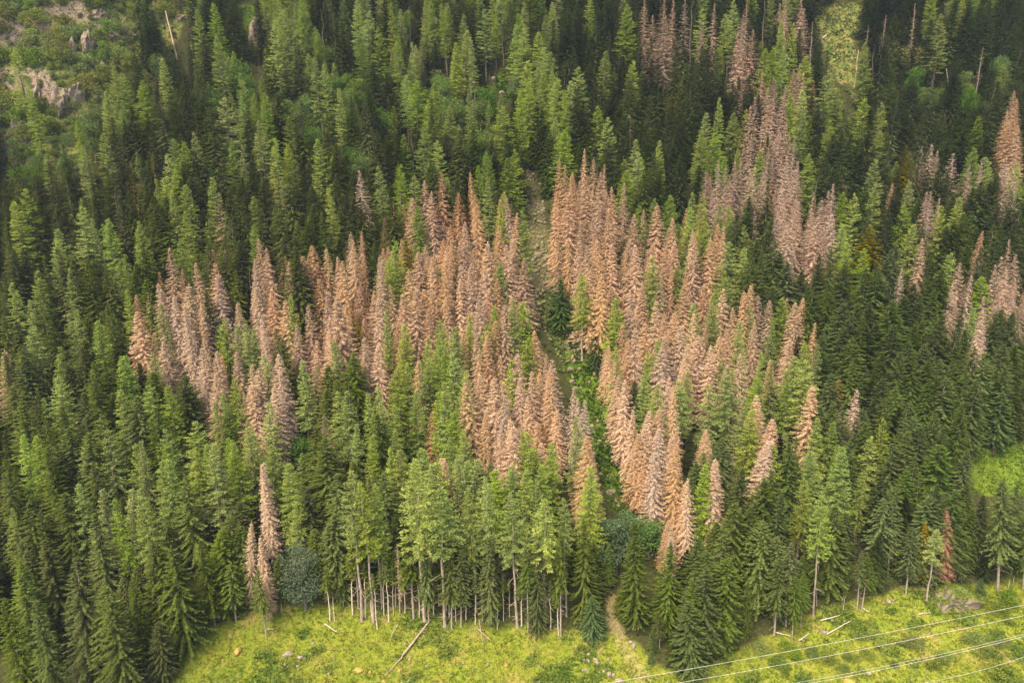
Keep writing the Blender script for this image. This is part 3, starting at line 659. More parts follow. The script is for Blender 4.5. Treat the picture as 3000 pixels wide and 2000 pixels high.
  'l': "530,30 330,20 760,75 850,100 990,150 1120,140 1210,170 1290,240 1380,0 1250,40 1320,140 1640,145 230,0 620,120",
  's': "280,180 180,230 1880,500 1010,590 830,450",
  'w': "1810,440",
  'd': "660,90 1630,0 2170,520 560,540 2060,60 1980,100",
  'b': "2030,470"}),
 (2000, 1300, {
  'l': "140,140 845,45 800,225 1040,10 1180,180 600,10",
  's': "110,620 270,500 340,380 170,700 510,500 530,490 620,330 590,170 640,610 265,750 160,810 60,870 40,1040 1060,540 1010,400 1310,210 1400,240 1560,190 2110,220 2180,260 1780,290 1650,250 1480,540 1730,310 450,420 560,230 2230,500 1600,330 1900,420 1980,330 1450,330 130,900",
  'd': "215,95 50,230 10,250",
  'r': "1650,480"}),
]
# trees whose foot shows too: kind, tip, foot (ninth of the picture, as above)
FOOT = [
 (1000, 700, [('k', 1575, 230, 1582, 790), ('f', 1440, 250, 1440, 590), ('f', 1670, 620, 1670, 850), ('p', 1615, 380, 1620, 665)]),
 (2000, 700, [('f', 2100, 1000, 2040, 1410)]),
 (0, 1300, [('S', 1130, 660, 1235, 1345), ('S', 980, 650, 1035, 1290), ('S', 500, 730, 600, 1560), ('e', 1520, 770, 1550, 1165), ('d', 1650, 510, 1648, 1075), ('d', 1710, 600, 1775, 1150), ('e', 1690, 820, 1748, 1270), ('w', 1965, 650, 2008, 1082), ('p', 2140, 800, 2166, 1165), ('p', 2170, 890, 2195, 1155),
            ('r', 1360, 890, 1420, 1125), ('s', 1040, 1160, 1080, 1540), ('s', 950, 1500, 960, 1580), ('p', 1840, 1000, 1852, 1110)]),
 (1000, 1300, [('k', 65, 190, 135, 1162), ('k', 125, 255, 212, 1167), ('k', 215, 270, 268, 1080), ('k', 480, 95, 548, 1165), ('k', 650, 300, 682, 1197), ('e', 440, 600, 476, 1150), ('e', 550, 690, 574, 1176), ('e', 710, 700, 726, 1215),
               ('e', 790, 690, 785, 1197), ('k', 830, 290, 888, 1100), ('s', 970, 610, 980, 1197), ('k', 1110, 355, 1158, 1202), ('e', 1220, 640, 1226, 1240), ('s', 1290, 640, 1290, 1242), ('k', 1330, 360, 1336, 1190),
               ('e', 1440, 590, 1440, 1257), ('k', 1460, 365, 1478, 1130), ('s', 1590, 490, 1600, 1150), ('n', 365, 670, 386, 1112), ('e', 350, 690, 357, 1060), ('p', 880, 830, 880, 1182), ('s', 1920, 490, 1930, 1215), ('s', 2160, 640, 2130, 1235),
               ('p', 175, 900, 206, 1165), ('p', 292, 800, 312, 1166), ('p', 270, 760, 280, 1120), ('p', 1412, 940, 1426, 1256), ('p', 1022, 960, 1024, 1215), ('p', 700, 850, 708, 1130), ('k', 950, 225, 985, 1120), ('p', 1100, 880, 1104, 1130), ('e', 90, 570, 112, 1080),
               ('p', 205, 850, 236, 1212), ('e', 2080, 1100, 2090, 1340), ('p', 625, 760, 640, 1060), ('e', 5, 800, 14, 1065), ('f', 1640, 1000, 1650, 1262), ('f', 2040, 1220, 2040, 1370), ('f', 2040, 1350, 2030, 1440), ('e', 660, 640, 690, 1090),
               ('p', 60, 700, 75, 1120), ('p', 150, 780, 158, 1140), ('p', 330, 800, 342, 1130), ('p', 410, 820, 418, 1110), ('p', 505, 800, 512, 1140), ('p', 535, 830, 540, 1172), ('p', 600, 800, 606, 1120), ('p', 745, 820, 752, 1160), ('p', 812, 800, 818, 1150), ('p', 920, 840, 926, 1150), ('p', 1060, 850, 1064, 1160), ('p', 1180, 880, 1184, 1190), ('p', 1260, 900, 1263, 1210), ('p', 1370, 900, 1374, 1220)]),
 (2000, 1300, [('r', 1710, 420, 1715, 900), ('r', 1752, 545, 1752, 915), ('y', 1570, 500, 1578, 930), ('e', 640, 760, 601, 1252), ('e', 720, 650, 676, 1192), ('e', 740, 860, 718, 1268), ('e', 795, 830, 773, 1206), ('k', 915, 310, 858, 1128), ('e', 860, 720, 880, 1060), ('p', 1075, 930, 1053, 1090), ('p', 1060, 940, 1043, 1056), ('e', 1185, 710, 1143, 1092),
               ('e', 1220, 740, 1175, 1090), ('e', 1320, 350, 1270, 856), ('e', 1380, 360, 1345, 868), ('e', 1510, 540, 1464, 986), ('k', 1670, 560, 1600, 1032), ('s', 1820, 650, 1812, 932), ('e', 2040, 230, 2068, 972), ('p', 2160, 820, 2134, 956), ('p', 2180, 830, 2168, 925),
               ('e', 2200, 380, 2232, 950), ('f', 1960, 880, 1955, 1000), ('s', 425, 890, 410, 1268), ('s', 265, 745, 270, 1300), ('s', 160, 800, 170, 1340), ('s', 40, 1040, 50, 1530), ('s', 60, 870, 80, 1420)]),
]
# ------------------------------------------------------------------ solve where each tree stands
rnd = random.Random(21)
TREES = []                                        # dicts: k, x, y, z, h, tip (photo pixels)
OCC = {}
def occupied(x, y, rad):
    cx, cy = int(x // 4), int(y // 4)
    for a in (-1, 0, 1):
        for b in (-1, 0, 1):
            for (u, v) in OCC.get((cx + a, cy + b), ()):
                if (u - x) ** 2 + (v - y) ** 2 < rad * rad: return True
    return False
def occupy(x, y): OCC.setdefault((int(x // 4), int(y // 4)), []).append((x, y))
for x0, y0, lst in FOOT:
    for k, ax, ay, bx, by in lst:
        p = hit(x0 + bx / 2.24, y0 + by / 2.24)
        if p is None: continue
        d = ray(x0 + ax / 2.24, y0 + ay / 2.24)
        h = CAM.z + d[2] * p[1] - p[2]
        TREES.append(dict(k=k, x=p[0], y=p[1], z=p[2], h=h, tip=(x0 + ax / 2.24, y0 + ay / 2.24), foot=True, lean=d[0] * p[1] - p[0]))
        occupy(p[0], p[1])
for x0, y0, dd in TILES:
    for k, s in dd.items():
        for q in s.split():
            ax, ay = map(float, q.split(','))
            ax, ay = x0 + ax / 2.24, y0 + ay / 2.24
            lo, hi = KIND[k][5]
            best = None
            for _ in range(5):
                h = rnd.uniform(lo, hi) if best is None else rnd.uniform(lo * .82, hi * 1.1)
                p = hit(ax, ay, h)
                if p is None: continue
                best = (p, h)
                if not occupied(p[0], p[1], 1.7): break
            if best is None: continue
            p, h = best
            if ay < 320: p, h = (hit(ax, ay, h * 1.12), h * 1.12)
            for _ in range(9):                     # a smaller tree, farther up, where a taller one would stand in the open
                if p is None: break
                b = project(p)
                pts = [(b[0] + (ax - b[0]) * u, b[1] + (ay - b[1]) * u) for u in (0, .2, .4, .6, .8)]
                if p[0] > -56 and (bool(inside(W_MEADOW, p[0], p[1] - 1.5))) or any(bool(inside(np.array(q, float), u, v)) for q in (P_GULLY, P_CLEAR, P_UP, P_SPOT) for u, v in pts):
                    h *= .86; p = hit(ax, ay, h)
                else: break
            if p is None: continue
            TREES.append(dict(k=k, x=p[0], y=p[1], z=p[2], h=h, tip=(ax, ay), foot=False, lean=0))
            occupy(p[0], p[1])
# shrubs on and below the cliff
for _ in range(1100):
    px, py = rnd.uniform(-30, 560), rnd.uniform(-10, 520)
    p = hit(px, py)
    if p is None or not inside(W_CLIFF, p[0], p[1]) or occupied(p[0], p[1], 2.2): continue
    h = rnd.choice((2.0, 2.6, 3.2, 4.0, 5.2, 6.5))
    t = project((p[0], p[1], p[2] + h))
    TREES.append(dict(k='h', x=p[0], y=p[1], z=p[2], h=h, tip=t, foot=False, lean=0)); occupy(p[0], p[1])
for px, py, h in ((2228, 1905, 2.6), (2312, 1912, 2.8), (2330, 1930, 2.2), (2290, 1955, 3.0), (2380, 1920, 2.2), (2424, 1932, 2.2), (2490, 1930, 2.0), (2540, 1925, 2.0), (2670, 1895, 3.0), (2620, 1955, 2.0), (2853, 1880, 3.4), (2768, 1930, 2.6),
                  (2897, 1922, 3.0), (2933, 1892, 2.6), (2759, 1945, 2.2), (2735, 1960, 2.4), (2922, 1985, 4.0), (2950, 1770, 4.0), (2918, 1785, 3.4), (2470, 1965, 2.0), (2960, 1830, 2.4), (640, 1775, 2.0), (430, 1895, 2.6), (1160, 1870, 1.2)):
    p = hit(px, py)
    TREES.append(dict(k='h', x=p[0], y=p[1], z=p[2], h=h * .8, tip=project((p[0], p[1], p[2] + h)), foot=True, lean=0, meadow=True)); occupy(p[0], p[1])
# the wood between them: what only shows in pieces behind the trees above
P_DEAD = [[(380, 760), (500, 830), (760, 720), (900, 760), (1040, 720), (1200, 600), (1300, 520), (1400, 560), (1500, 600), (1560, 900), (1700, 1150), (1760, 1330), (1560, 1350), (1380, 1300), (1340, 1150), (1300, 1000), (1100, 1050), (900, 1100), (860, 1300), (760, 1300), (760, 1150), (600, 1150), (450, 1000), (390, 900)],
          [(1590, 480), (1780, 480), (1860, 600), (2000, 650), (2150, 700), (2200, 850), (2380, 900), (2400, 1100), (2200, 1250), (2100, 1400), (2050, 1550), (1900, 1560), (1800, 1350), (1770, 1000), (1720, 800), (1640, 760), (1600, 700)]]
P_GREY = [[(2060, 480), (2250, 450), (2350, 500), (2450, 560), (2440, 760), (2280, 730), (2080, 600)], [(2160, 250), (2350, 200), (2390, 300), (2330, 480), (2200, 330)], [(2750, 800), (3060, 700), (3060, 950), (2850, 950)]]
P_LARCH = [[(700, -200), (1600, -200), (1600, 330), (1300, 420), (900, 250)], [(600, 150), (1000, 150), (1000, 500), (700, 500)], [(850, 1100), (1340, 1050), (1400, 1300), (1700, 1400), (1750, 1560), (900, 1560), (800, 1350)], [(2060, 1150), (2380, 1080), (2500, 1300), (2450, 1500), (2100, 1350)], [(1100, 0), (1560, 0), (1400, 250), (1150, 250)]]
IMG_OPEN = [P_GULLY, P_CLEAR, P_UP, P_UP2, P_SPOT, P_PATCH, P_MEADOW, P_CLIFF]
FILL = []
yy = 100.0
while yy < 400:
    half = .72 * yy + 28
    xx = -half
    while xx < half:
        x, y = xx + rnd.uniform(-1.9, 1.9), yy + rnd.uniform(-1.9, 1.9)
        xx += 4.3
        if occupied(x, y, 2.7): continue
        if y < 128 + 9 * float(ss(20, 60, x)) - 2 and x > -58: continue
        z = float(H(x, y))
        b = project((x, y, z))
        h = rnd.uniform(8, 14.5)
        t = project((x, y, z + 25))
        off = t[0] < -60 or t[0] > 3060 or t[1] < -40
        if off: h = rnd.uniform(17, 22)
        t = project((x, y, z + h))
        if y < 122 and t[1] < 2020: continue
        bad = False
        for u in (0, .25, .5, .75, 1.0):
            q = (b[0] + (t[0] - b[0]) * u, b[1] + (t[1] - b[1]) * u)
            for poly in IMG_OPEN:
                if bool(inside(np.array(poly, float), q[0], q[1])) or (poly is P_GULLY and bool(inside(np.array(poly, float), q[0] + 45, q[1]) or inside(np.array(poly, float), q[0] - 45, q[1]))):
                    bad = True; break
            if bad: break
        if bad: continue
        g = rnd.random()
        def zone(ps): return any(bool(inside(np.array(q, float), t[0], t[1])) for q in ps)
        if zone(P_DEAD): k = 'd' if g < .82 else ('l' if g < .9 else 's')
        elif zone(P_GREY): k = 'g' if g < .7 else 's'
        elif zone(P_LARCH): k = 'l' if g < .5 else 's'
        else: k = 'l' if g < .18 else 's'
        if k == 'd' and not off: h = rnd.uniform(11, 16)
        FILL.append(dict(k=k, x=x, y=y, z=z, h=h, tip=t, foot=False, lean=0)); occupy(x, y)
    yy += 4.3
# ------------------------------------------------------------------ which trees are objects of their own: the 300 of each kind that show largest
def size_px(t):
    b = project((t['x'], t['y'], t['z']))
    vis = min(2000, b[1]) - max(0, t['tip'][1])
    if t['tip'][0] < -40 or t['tip'][0] > 3040: return -1
    return vis
for t in TREES: t['size'] = size_px(t) * (1.0 if not t['k'] in 'h' else .5)
GROUPS = {'spruce_tree': 'living spruces of the slope', 'pole_spruce': 'thin pole trees along the meadow edge', 'golden_spruce': 'yellowing spruces', 'fir_tree': 'bluish young firs',
          'larch_tree': 'living larches of the slope', 'dying_larch': 'half brown larches', 'dead_spruce': 'brown dead spruces', 'russet_dead_spruce': 'russet dead spruces', 'bleached_dead_spruce': 'grey bleached dead spruces',
          'bare_snag': 'bare standing snags', 'broadleaf_tree': 'broadleaf trees between the conifers', 'greygreen_broadleaf_tree': 'grey green broadleaf trees', 'cliff_shrub': 'shrubs on the rocky slope', 'meadow_bush': 'low bushes in the meadow'}
LIMIT = 300
by_name = {}
for t in TREES:
    t['name'] = 'meadow_bush' if t.get('meadow') else KIND[t['k']][0]
    by_name.setdefault(t['name'], []).append(t)
SOLO = []
for nm, lst in by_name.items():
    lst.sort(key=lambda t: (not t['foot'], -t['size']))
    for i, t in enumerate(lst):
        if i < LIMIT and t['size'] > 6: SOLO.append(t)
        else: FILL.append(t)
EMPTY_SIZE = 1.0
prng = random.Random(5)
STUFF = {}
def variant(t):
    pool = CR[KIND[t['k']][2]]; tr = TR[KIND[t['k']][3]]
    return prng.randrange(len(pool)), prng.randrange(len(tr))
FIRST = {}                                        # (crown pool, i) -> objects that show the shape, for the joined rest of the wood
def build_tree(t):
    name, cat, cp, tp, mat, _h, wf = KIND[t['k']]
    ci, ti = variant(t)
    if t['k'] == 'd':
        q = prng.random()
        if q < (.55 if t['tip'][0] < 850 else .12): mat = 'palebrown'
        elif q > .93: mat = 'grey'
    root = bpy.data.objects.new(t['name'], None)
    root.empty_display_size = EMPTY_SIZE
    col.objects.link(root)
    root.location = (t['x'], t['y'], t['z'] - .05)
    sz = t['h'] / PH
    w = wf * prng.choice((.78, .9, .97, 1.0, 1.05, 1.12, 1.25)) * prng.uniform(.95, 1.05) * min(1.15, max(.62, sz ** .7 / sz)) if t['k'] not in 'bwhf' else wf * prng.uniform(.9, 1.15)
    if t['k'] in 'slkdgrmy' and not (t['foot'] and t['k'] in 'sd'): w *= 1.28
    if t['k'] in 'eS': w *= 1.12
    if t['foot'] and t['k'] == 'd': w = 1.0; mat = 'palebrown'
    if t['k'] == 'p': w *= 1.1
    sxy = sz * w
    if t['k'] == 'f' and t['foot']: sxy = sz * 1.75 * w / wf
    t['w'] = w / wf / (1.28 if t['k'] in 'slkdgrmy' else 1)
    root.scale = (sxy * prng.uniform(.93, 1.07), sxy, sz)
    lean = math.atan2(t['lean'], t['h']) if t['foot'] else prng.gauss(0, .022)
    root.rotation_euler = Euler((prng.gauss(0, .02), max(-.12, min(.12, lean)), 0))
    spin = prng.uniform(0, 6.283)
    c = bpy.data.objects.new('crown', CR[cp][ci]); col.objects.link(c); c.parent = root; c.rotation_euler.z = spin
    k = bpy.data.objects.new('trunk', TR[tp][ti]); col.objects.link(k); k.parent = root; k.rotation_euler.z = spin
    if t.get('meadow'):
        c.data = CR['Q'][ci % 3]; root.scale = (sz * prng.uniform(.7, 1.3), sz * prng.uniform(.7, 1.2), sz * prng.uniform(.6, 1.0))
    if mat:
        c.material_slots[0].link = 'OBJECT'; c.material_slots[0].material = M[mat]
    elif not t.get('meadow'):
        FIRST.setdefault((cp, ci), c); FIRST.setdefault((tp, ti), k)
    root['category'] = 'bush' if t.get('meadow') else cat
    root['group'] = GROUPS[t['name']]
    t['obj'] = root
for t in SOLO: build_tree(t)

# the rest of the wood, one object per kind
def stuff_wood(name, label, ks, nodes_mat=None):
    pts = [t for t in FILL if t['k'] in ks]
    if not pts: return
    cp, tp = KIND[ks[0]][2], KIND[ks[0]][3]
    srcs = [(FIRST[(cp, i)], FIRST[(tp, i % len(TR[tp]))]) for i in range(len(CR[cp])) if (cp, i) in FIRST]
    me = bpy.data.meshes.new(name)
    me.from_pydata([(t['x'], t['y'], t['z'] - .05) for t in pts], [], [])
    g = random.Random(len(name))
    for a_, ty_ in (('turn', 'FLOAT_VECTOR'), ('size', 'FLOAT_VECTOR'), ('pick', 'INT')): me.attributes.new(a_, ty_, 'POINT')
    rot, scl, idx = (me.attributes[a_] for a_ in ('turn', 'size', 'pick'))
    for i, t in enumerate(pts):
        s = t['h'] / PH; w = s * KIND[t['k']][6] * g.uniform(1.05, 1.5) * (min(1.2, s ** .7 / s) if t['k'] not in 'bwh' else 1)
        rot.data[i].vector = (g.gauss(0, .015), g.gauss(0, .015), g.uniform(0, 6.28)); scl.data[i].vector = (w, w, s); idx.data[i].value = g.randrange(len(srcs))
    o = bpy.data.objects.new(name, me); col.objects.link(o)
    ng = bpy.data.node_groups.new(name, 'GeometryNodeTree')
    ng.interface.new_socket('Geometry', in_out='INPUT', socket_type='NodeSocketGeometry')
    ng.interface.new_socket('Geometry', in_out='OUTPUT', socket_type='NodeSocketGeometry')
    n, l = ng.nodes, ng.links
    gi, go = n.new('NodeGroupInput'), n.new('NodeGroupOutput')
    iop = n.new('GeometryNodeInstanceOnPoints'); iop.inputs['Pick Instance'].default_value = True
    jn = n.new('GeometryNodeJoinGeometry')
    for c, k in srcs:
        jj = n.new('GeometryNodeJoinGeometry')
        for q in (c, k):
            oi = n.new('GeometryNodeObjectInfo'); oi.inputs['Object'].default_value = q; oi.transform_space = 'ORIGINAL'
            l.new(oi.outputs['Geometry'], jj.inputs[0])
        gt = n.new('GeometryNodeGeometryToInstance'); l.new(jj.outputs[0], gt.inputs[0]); l.new(gt.outputs[0], jn.inputs[0])
    def attr(a, typ):
        k = n.new('GeometryNodeInputNamedAttribute'); k.data_type = typ; k.inputs['Name'].default_value = a
        return next(q for q in k.outputs if q.enabled)
    l.new(gi.outputs[0], iop.inputs['Points']); l.new(jn.outputs[0], iop.inputs['Instance'])
    l.new(attr('pick', 'INT'), iop.inputs['Instance Index']); l.new(attr('turn', 'FLOAT_VECTOR'), iop.inputs['Rotation']); l.new(attr('size', 'FLOAT_VECTOR'), iop.inputs['Scale'])
    l.new(iop.outputs[0], go.inputs[0])
    md = o.modifiers.new('wood', 'NODES'); md.node_group = ng
    o['kind'] = 'stuff'; o['label'] = label; o['category'] = 'wood'
stuff_wood('spruce_wood', 'dark mass of smaller spruces filling the wood between the taller trees', 'seS')
stuff_wood('larch_wood', 'light green smaller larches filling gaps in the wood', 'lk')
stuff_wood('dead_spruce_wood', 'brown mass of smaller dead spruces filling the dieback patches', 'd')
stuff_wood('bleached_spruce_wood', 'grey brown mass of smaller bleached spruces in the upper dieback patches', 'g')
stuff_wood('shrub_thicket', 'low scrub between the shrubs of the rocky slope', 'h')

# ------------------------------------------------------------------ rocks
RK = [rock_mesh(i, M['rock'], 4, .38, .30, (1, .8, 1)) for i in range(6)]
BL = [rock_mesh(20 + i, M['boulder'], 2, .22, 0, (1, .85, .75)) for i in range(6)]
GB = [rock_mesh(50 + i, M['rock'], 3, .3, 0, (1, .85, .8)) for i in range(4)]
OB = [rock_mesh(30 + i, M['ochre'], 3, .2, 0, (1, .85, .7)) for i in range(2)]
LM = []                                            # landmarks: pixel, short phrase
def put_rock(name, cat, meshes, px, py, wpx, hpx, label, group=None, sink=.25, depth=.8, seed=0):
    p = hit(px, py)
    dist = math.hypot(p[1], CAM.z - p[2])
    w, h = wpx / FPX * dist / 2, hpx / FPX * dist / 2
    g = random.Random(seed + int(px) * 7 + int(py))
    o = bpy.data.objects.new(name, meshes[g.randrange(len(meshes))]); col.objects.link(o)
    o.location = (p[0], p[1], p[2] + h * (1 - 2 * sink) * .4)
    o.scale = (w * 1.1, max(w, h) * depth, h * 1.3); o.rotation_euler = (g.gauss(0, .12), g.gauss(0, .12), g.uniform(-.5, .5) if name != 'boulder' else g.uniform(0, 6.28))
    o['label'] = label; o['category'] = cat
    if group: o['group'] = group
    return o
ROCKS = [
 (262, 145, 34, 70, 'tall pale rock rib in the middle of the bushy cliff'), (105, 275, 30, 66, 'pale narrow rock band beneath the leaning larch on the cliff'), (185, 312, 42, 95, 'largest pale streaked rock face low on the cliff'),
 (228, 285, 30, 66, 'dark brown rock wall beside the pale streaked rock face'), (335, 105, 36, 20, 'flat pale ledge high up among the cliff shrubs'), (290, 45, 34, 24, 'small rock ledge near the top of the cliff'),
 (212, 150, 24, 50, 'thin brownish rock strip beside the tall pale rock rib'), (52, 372, 34, 30, 'low rock beside scrub at the picture left border'), (135, 395, 28, 32, 'lowest pale rock at the foot of the cliff'), (165, 84, 16, 36, 'slim upright pale rock among grey green shrubs'),
 (386, 108, 30, 22, 'dark overhanging rock step by the grassy ridge'), (370, 168, 26, 36, 'broken pale rock on the ridge side of the cliff'), (758, 112, 42, 72, 'square brown mossy rock outcrop beside the green gap'), (707, 146, 14, 20, 'small brown rock in the green gap below the log'),
 (530, 55, 26, 18, 'small pinkish rock above the leaning bare snag'), (490, 10, 24, 22, 'pink rock at the very top left of the slope'), (1622, 32, 44, 44, 'grey fractured rock outcrop at the top edge between spruces'), (1585, 4, 70, 18, 'flat rocky rim along the top border'), (1815, 32, 32, 12, 'low dark rock ledge near the top beside broadleaf scrub'),
 (2505, 285, 26, 34, 'dark rock at the foot of the steep grassy clearing'), (2545, 325, 40, 24, 'grey broken rocks under the steep grassy clearing'), (2205, 8, 30, 22, 'pale rock between bleached trees at the top border'), (1445, 236, 14, 16, 'upper reddish rock in the small green gully head'), (1470, 275, 16, 12, 'lower pale rock in the small green gully head'),
 (2740, 335, 30, 22, 'ochre stained rock below the tilted bare snag'), (300, 200, 20, 30, 'small pale rock below the tall pale rock rib'), (440, 150, 22, 16, 'grey rock knob beside the spruces right of the cliff'), (60, 330, 24, 24, 'reddish rock patch among bushes low on the cliff'),
]
for i, (px, py, w, h, lab) in enumerate(ROCKS):
    put_rock('rock_outcrop', 'rock outcrop', RK, px, py, w, h, lab, 'rock outcrops of the slope', sink=.6, depth=1.1, seed=i)
T = lambda x0, y0, zx, zy: (x0 + zx / 2.24, y0 + zy / 2.24)
BOULD = [
 (1000, 700, 1290, 118, 30, 18, 'dark stone topmost in the dry upper gully'), (1000, 700, 1345, 138, 26, 22, 'dark rounded stone beside the dead trees in the upper gully'), (1000, 700, 1285, 352, 26, 18, 'brown stone at the bend of the dry gully'), (1000, 700, 1325, 297, 24, 16, 'overhung stone in the middle of the dry gully'),
 (1000, 700, 1262, 60, 14, 9, 'small pale stone near the top of the dry gully'), (1000, 700, 1300, 192, 14, 8, 'light chip of stone in the dry gully'), (1000, 700, 1255, 270, 16, 10, 'flat stone by the gully bank under dead spruces'), (1000, 700, 1320, 420, 16, 12, 'lowest stone of the dry gully above the fir'),
 (1000, 700, 1530, 806, 20, 14, 'grey stone in the green gully below the bare larch trunk'), (1000, 700, 1500, 862, 24, 16, 'pink slab on the green gully bank beside bleached trees'), (1000, 700, 1516, 908, 16, 12, 'pale stone just below the pink slab in the gully'), (1000, 700, 1512, 940, 18, 12, 'third pale stone under the pink slab in the gully'), (1000, 700, 1572, 978, 12, 9, 'single grey stone amid green herbs of the gully'), (1000, 700, 1690, 995, 18, 16, 'mossy ochre stone on the shaded gully side'),
 (1000, 1300, 1762, 322, 20, 22, 'big brown stone in the lower gully behind the tall larch'), (1000, 1300, 1800, 380, 14, 10, 'small brown stone in the lower gully'),
 (1000, 1300, 1900, 1304, 12, 13, 'upper boulder of the pair by the small fir'), (1000, 1300, 1917, 1330, 19, 15, 'lower larger boulder of the pair by the small fir'), (1000, 1300, 1594, 1420, 9, 9, 'grey stone westmost in the stone cluster beside the dry path'), (1000, 1300, 1622, 1382, 12, 12, 'grey stone at the top of the stone cluster beside the dry path'), (1000, 1300, 1620, 1422, 13, 11, 'largest stone in the middle of the cluster beside the dry path'), (1000, 1300, 1668, 1410, 12, 9, 'flat stone in the cluster, next to the dry path'), (1000, 1300, 1680, 1432, 14, 7, 'long low stone at the foot of the cluster by the path'), (1000, 1300, 1750, 1420, 8, 11, 'upright stone on the edge of the dry path'),
 (1000, 1300, 1689, 1366, 7, 5, 'tiny stone above the cluster beside the dry path'), (1000, 1300, 1756, 1512, 15, 20, 'dark upright boulder at the lower end of the dry path'), (1000, 1300, 1786, 1518, 10, 14, 'narrow boulder leaning on the dark upright one'), (1000, 1300, 1822, 1552, 20, 16, 'broad grey boulder lying across the dry path under the cable'), (1000, 1300, 1604, 1482, 9, 8, 'lone stone below the cluster in the meadow'), (1000, 1300, 1722, 1494, 8, 11, 'pale stone left of the dark upright boulder'),
 (1000, 1300, 1692, 1497, 7, 6, 'little stone furthest from the dark upright boulder'), (1000, 1300, 802, 1438, 10, 9, 'pale stone in mid meadow below the tall larches'), (1000, 1300, 960, 1446, 9, 8, 'pinkish stone beside a flat earthy patch in the meadow'), (1000, 1300, 1080, 1446, 16, 9, 'flat ochre stone in the central meadow'), (1000, 1300, 1320, 1447, 7, 8, 'small tan stone alone in the meadow'), (1000, 1300, 1182, 1441, 6, 5, 'tiny white stone in the meadow'),
 (1000, 1300, 450, 1412, 8, 12, 'stump like stone beside the long fallen trunk'), (1000, 1300, 558, 1457, 8, 7, 'whitish stone under the long fallen trunk'), (1000, 1300, 190, 1500, 8, 13, 'grey stone beside the orange mossy boulder'), (1000, 1300, 420, 1308, 7, 5, 'pale stone uphill of the long fallen trunk'), (1000, 1300, 720, 1433, 5, 4, 'white speck of stone in mid meadow'), (1000, 1300, 1300, 1560, 9, 7, 'stone on the bottom border below the cluster'), (1000, 1300, 975, 1490, 6, 4, 'grey chip of stone near the bottom of the meadow'),
 (0, 1300, 1895, 1378, 26, 15, 'largest grey boulder in the stony patch of the western meadow'), (0, 1300, 1978, 1402, 20, 12, 'pale flat boulder in the stony patch of the western meadow'), (0, 1300, 1952, 1462, 10, 12, 'lower stone in the stony patch of the western meadow'), (0, 1300, 2056, 1311, 9, 10, 'upright pale stone above the stony patch'), (0, 1300, 2192, 1410, 7, 8, 'small stone beyond the stony patch in the western meadow'), (0, 1300, 2160, 1507, 10, 8, 'pinkish stone below the stony patch'), (0, 1300, 1870, 1452, 5, 11, 'thin upright stone beside the stony patch'), (0, 1300, 1462, 1420, 8, 8, 'tan stone below the round ochre boulder'),
 (2000, 1300, 1352, 1038, 13, 16, 'pale tilted stone in the meadow under the two trunked spruces'), (2000, 1300, 1382, 1028, 8, 9, 'smaller stone uphill of the pale tilted stone'), (2000, 1300, 925, 1232, 18, 9, 'reddish stone between the fallen poles'), (2000, 1300, 978, 1158, 7, 6, 'pinkish stone on the upper fallen pole'), (2000, 1300, 1222, 1500, 20, 8, 'flat stone under the third cable'), (2000, 1300, 2122, 1008, 8, 6, 'small pale stone above the meadow bushes'), (2000, 1300, 1085, 1555, 34, 10, 'orange earth stone at the bottom under the cables'),
]
for i, (x0, y0, zx, zy, w, h, lab) in enumerate(BOULD):
    px, py = T(x0, y0, zx, zy)
    ingully = 'gully' in lab
    ochre = any(q in lab for q in ('ochre', 'orange'))
    put_rock('boulder', 'boulder', OB if ochre else (GB if ingully else BL), px, py, w * 1.1, h * 1.1, lab, 'stones lying in the meadow and gully', sink=.3, seed=i)
for zx, zy, x0, w, h, lab in ((1560, 1362, 0, 27, 19, 'round ochre mossy boulder alone in the western meadow'), (110, 1490, 1000, 26, 17, 'orange mossy boulder in the grass below the long fallen trunk'), (385, 1486, 1000, 14, 14, 'small orange mossy boulder at the lower end of the fallen trunk'), (215, 1292, 1000, 10, 8, 'yellow lichen stone above the long fallen trunk'), (280, 1556, 1000, 14, 7, 'orange stone on the bottom border')):
    put_rock('boulder', 'boulder', OB, *T(x0, 1300, zx, zy), w, h, lab, 'stones lying in the meadow and gully')
# the big mossy boulder
mb = bpy.data.objects.new('mossy_boulder', rock_mesh(77, M['mossrock'], 4, .34, .14, (1, .75, .62))); col.objects.link(mb)
p = hit(2812, 1792)
mb.location = (p[0], p[1] + 2.6, p[2] + 1.3); mb.scale = (5.4, 5.6, 5.6); mb.rotation_euler = (.05, .08, .1)
gb = Blades(); gg = random.Random(4)
for pl in mb.data.polygons:
    if pl.normal.z > .35:
        for _ in range(3):
            q = pl.center + Vector((gg.gauss(0, .04), gg.gauss(0, .04), 0))
            gb.add(q, (Vector(pl.normal) + rv(gg, .7)).normalized(), gg.uniform(.05, .12), .035, gg.uniform(.05, .8), rv(gg))
M['cap'] = leaf_mat('boulder_grass', (.060, .105, .018), (.165, .195, .038), var=0, hue=0, trans=.3)
gc = bpy.data.objects.new('grass_cap', gb.mesh('grass_cap', M['cap'])); col.objects.link(gc); gc.parent = mb
mb['label'] = 'huge grass topped boulder with bare stone flank by the eastern forest edge'; mb['category'] = 'boulder'

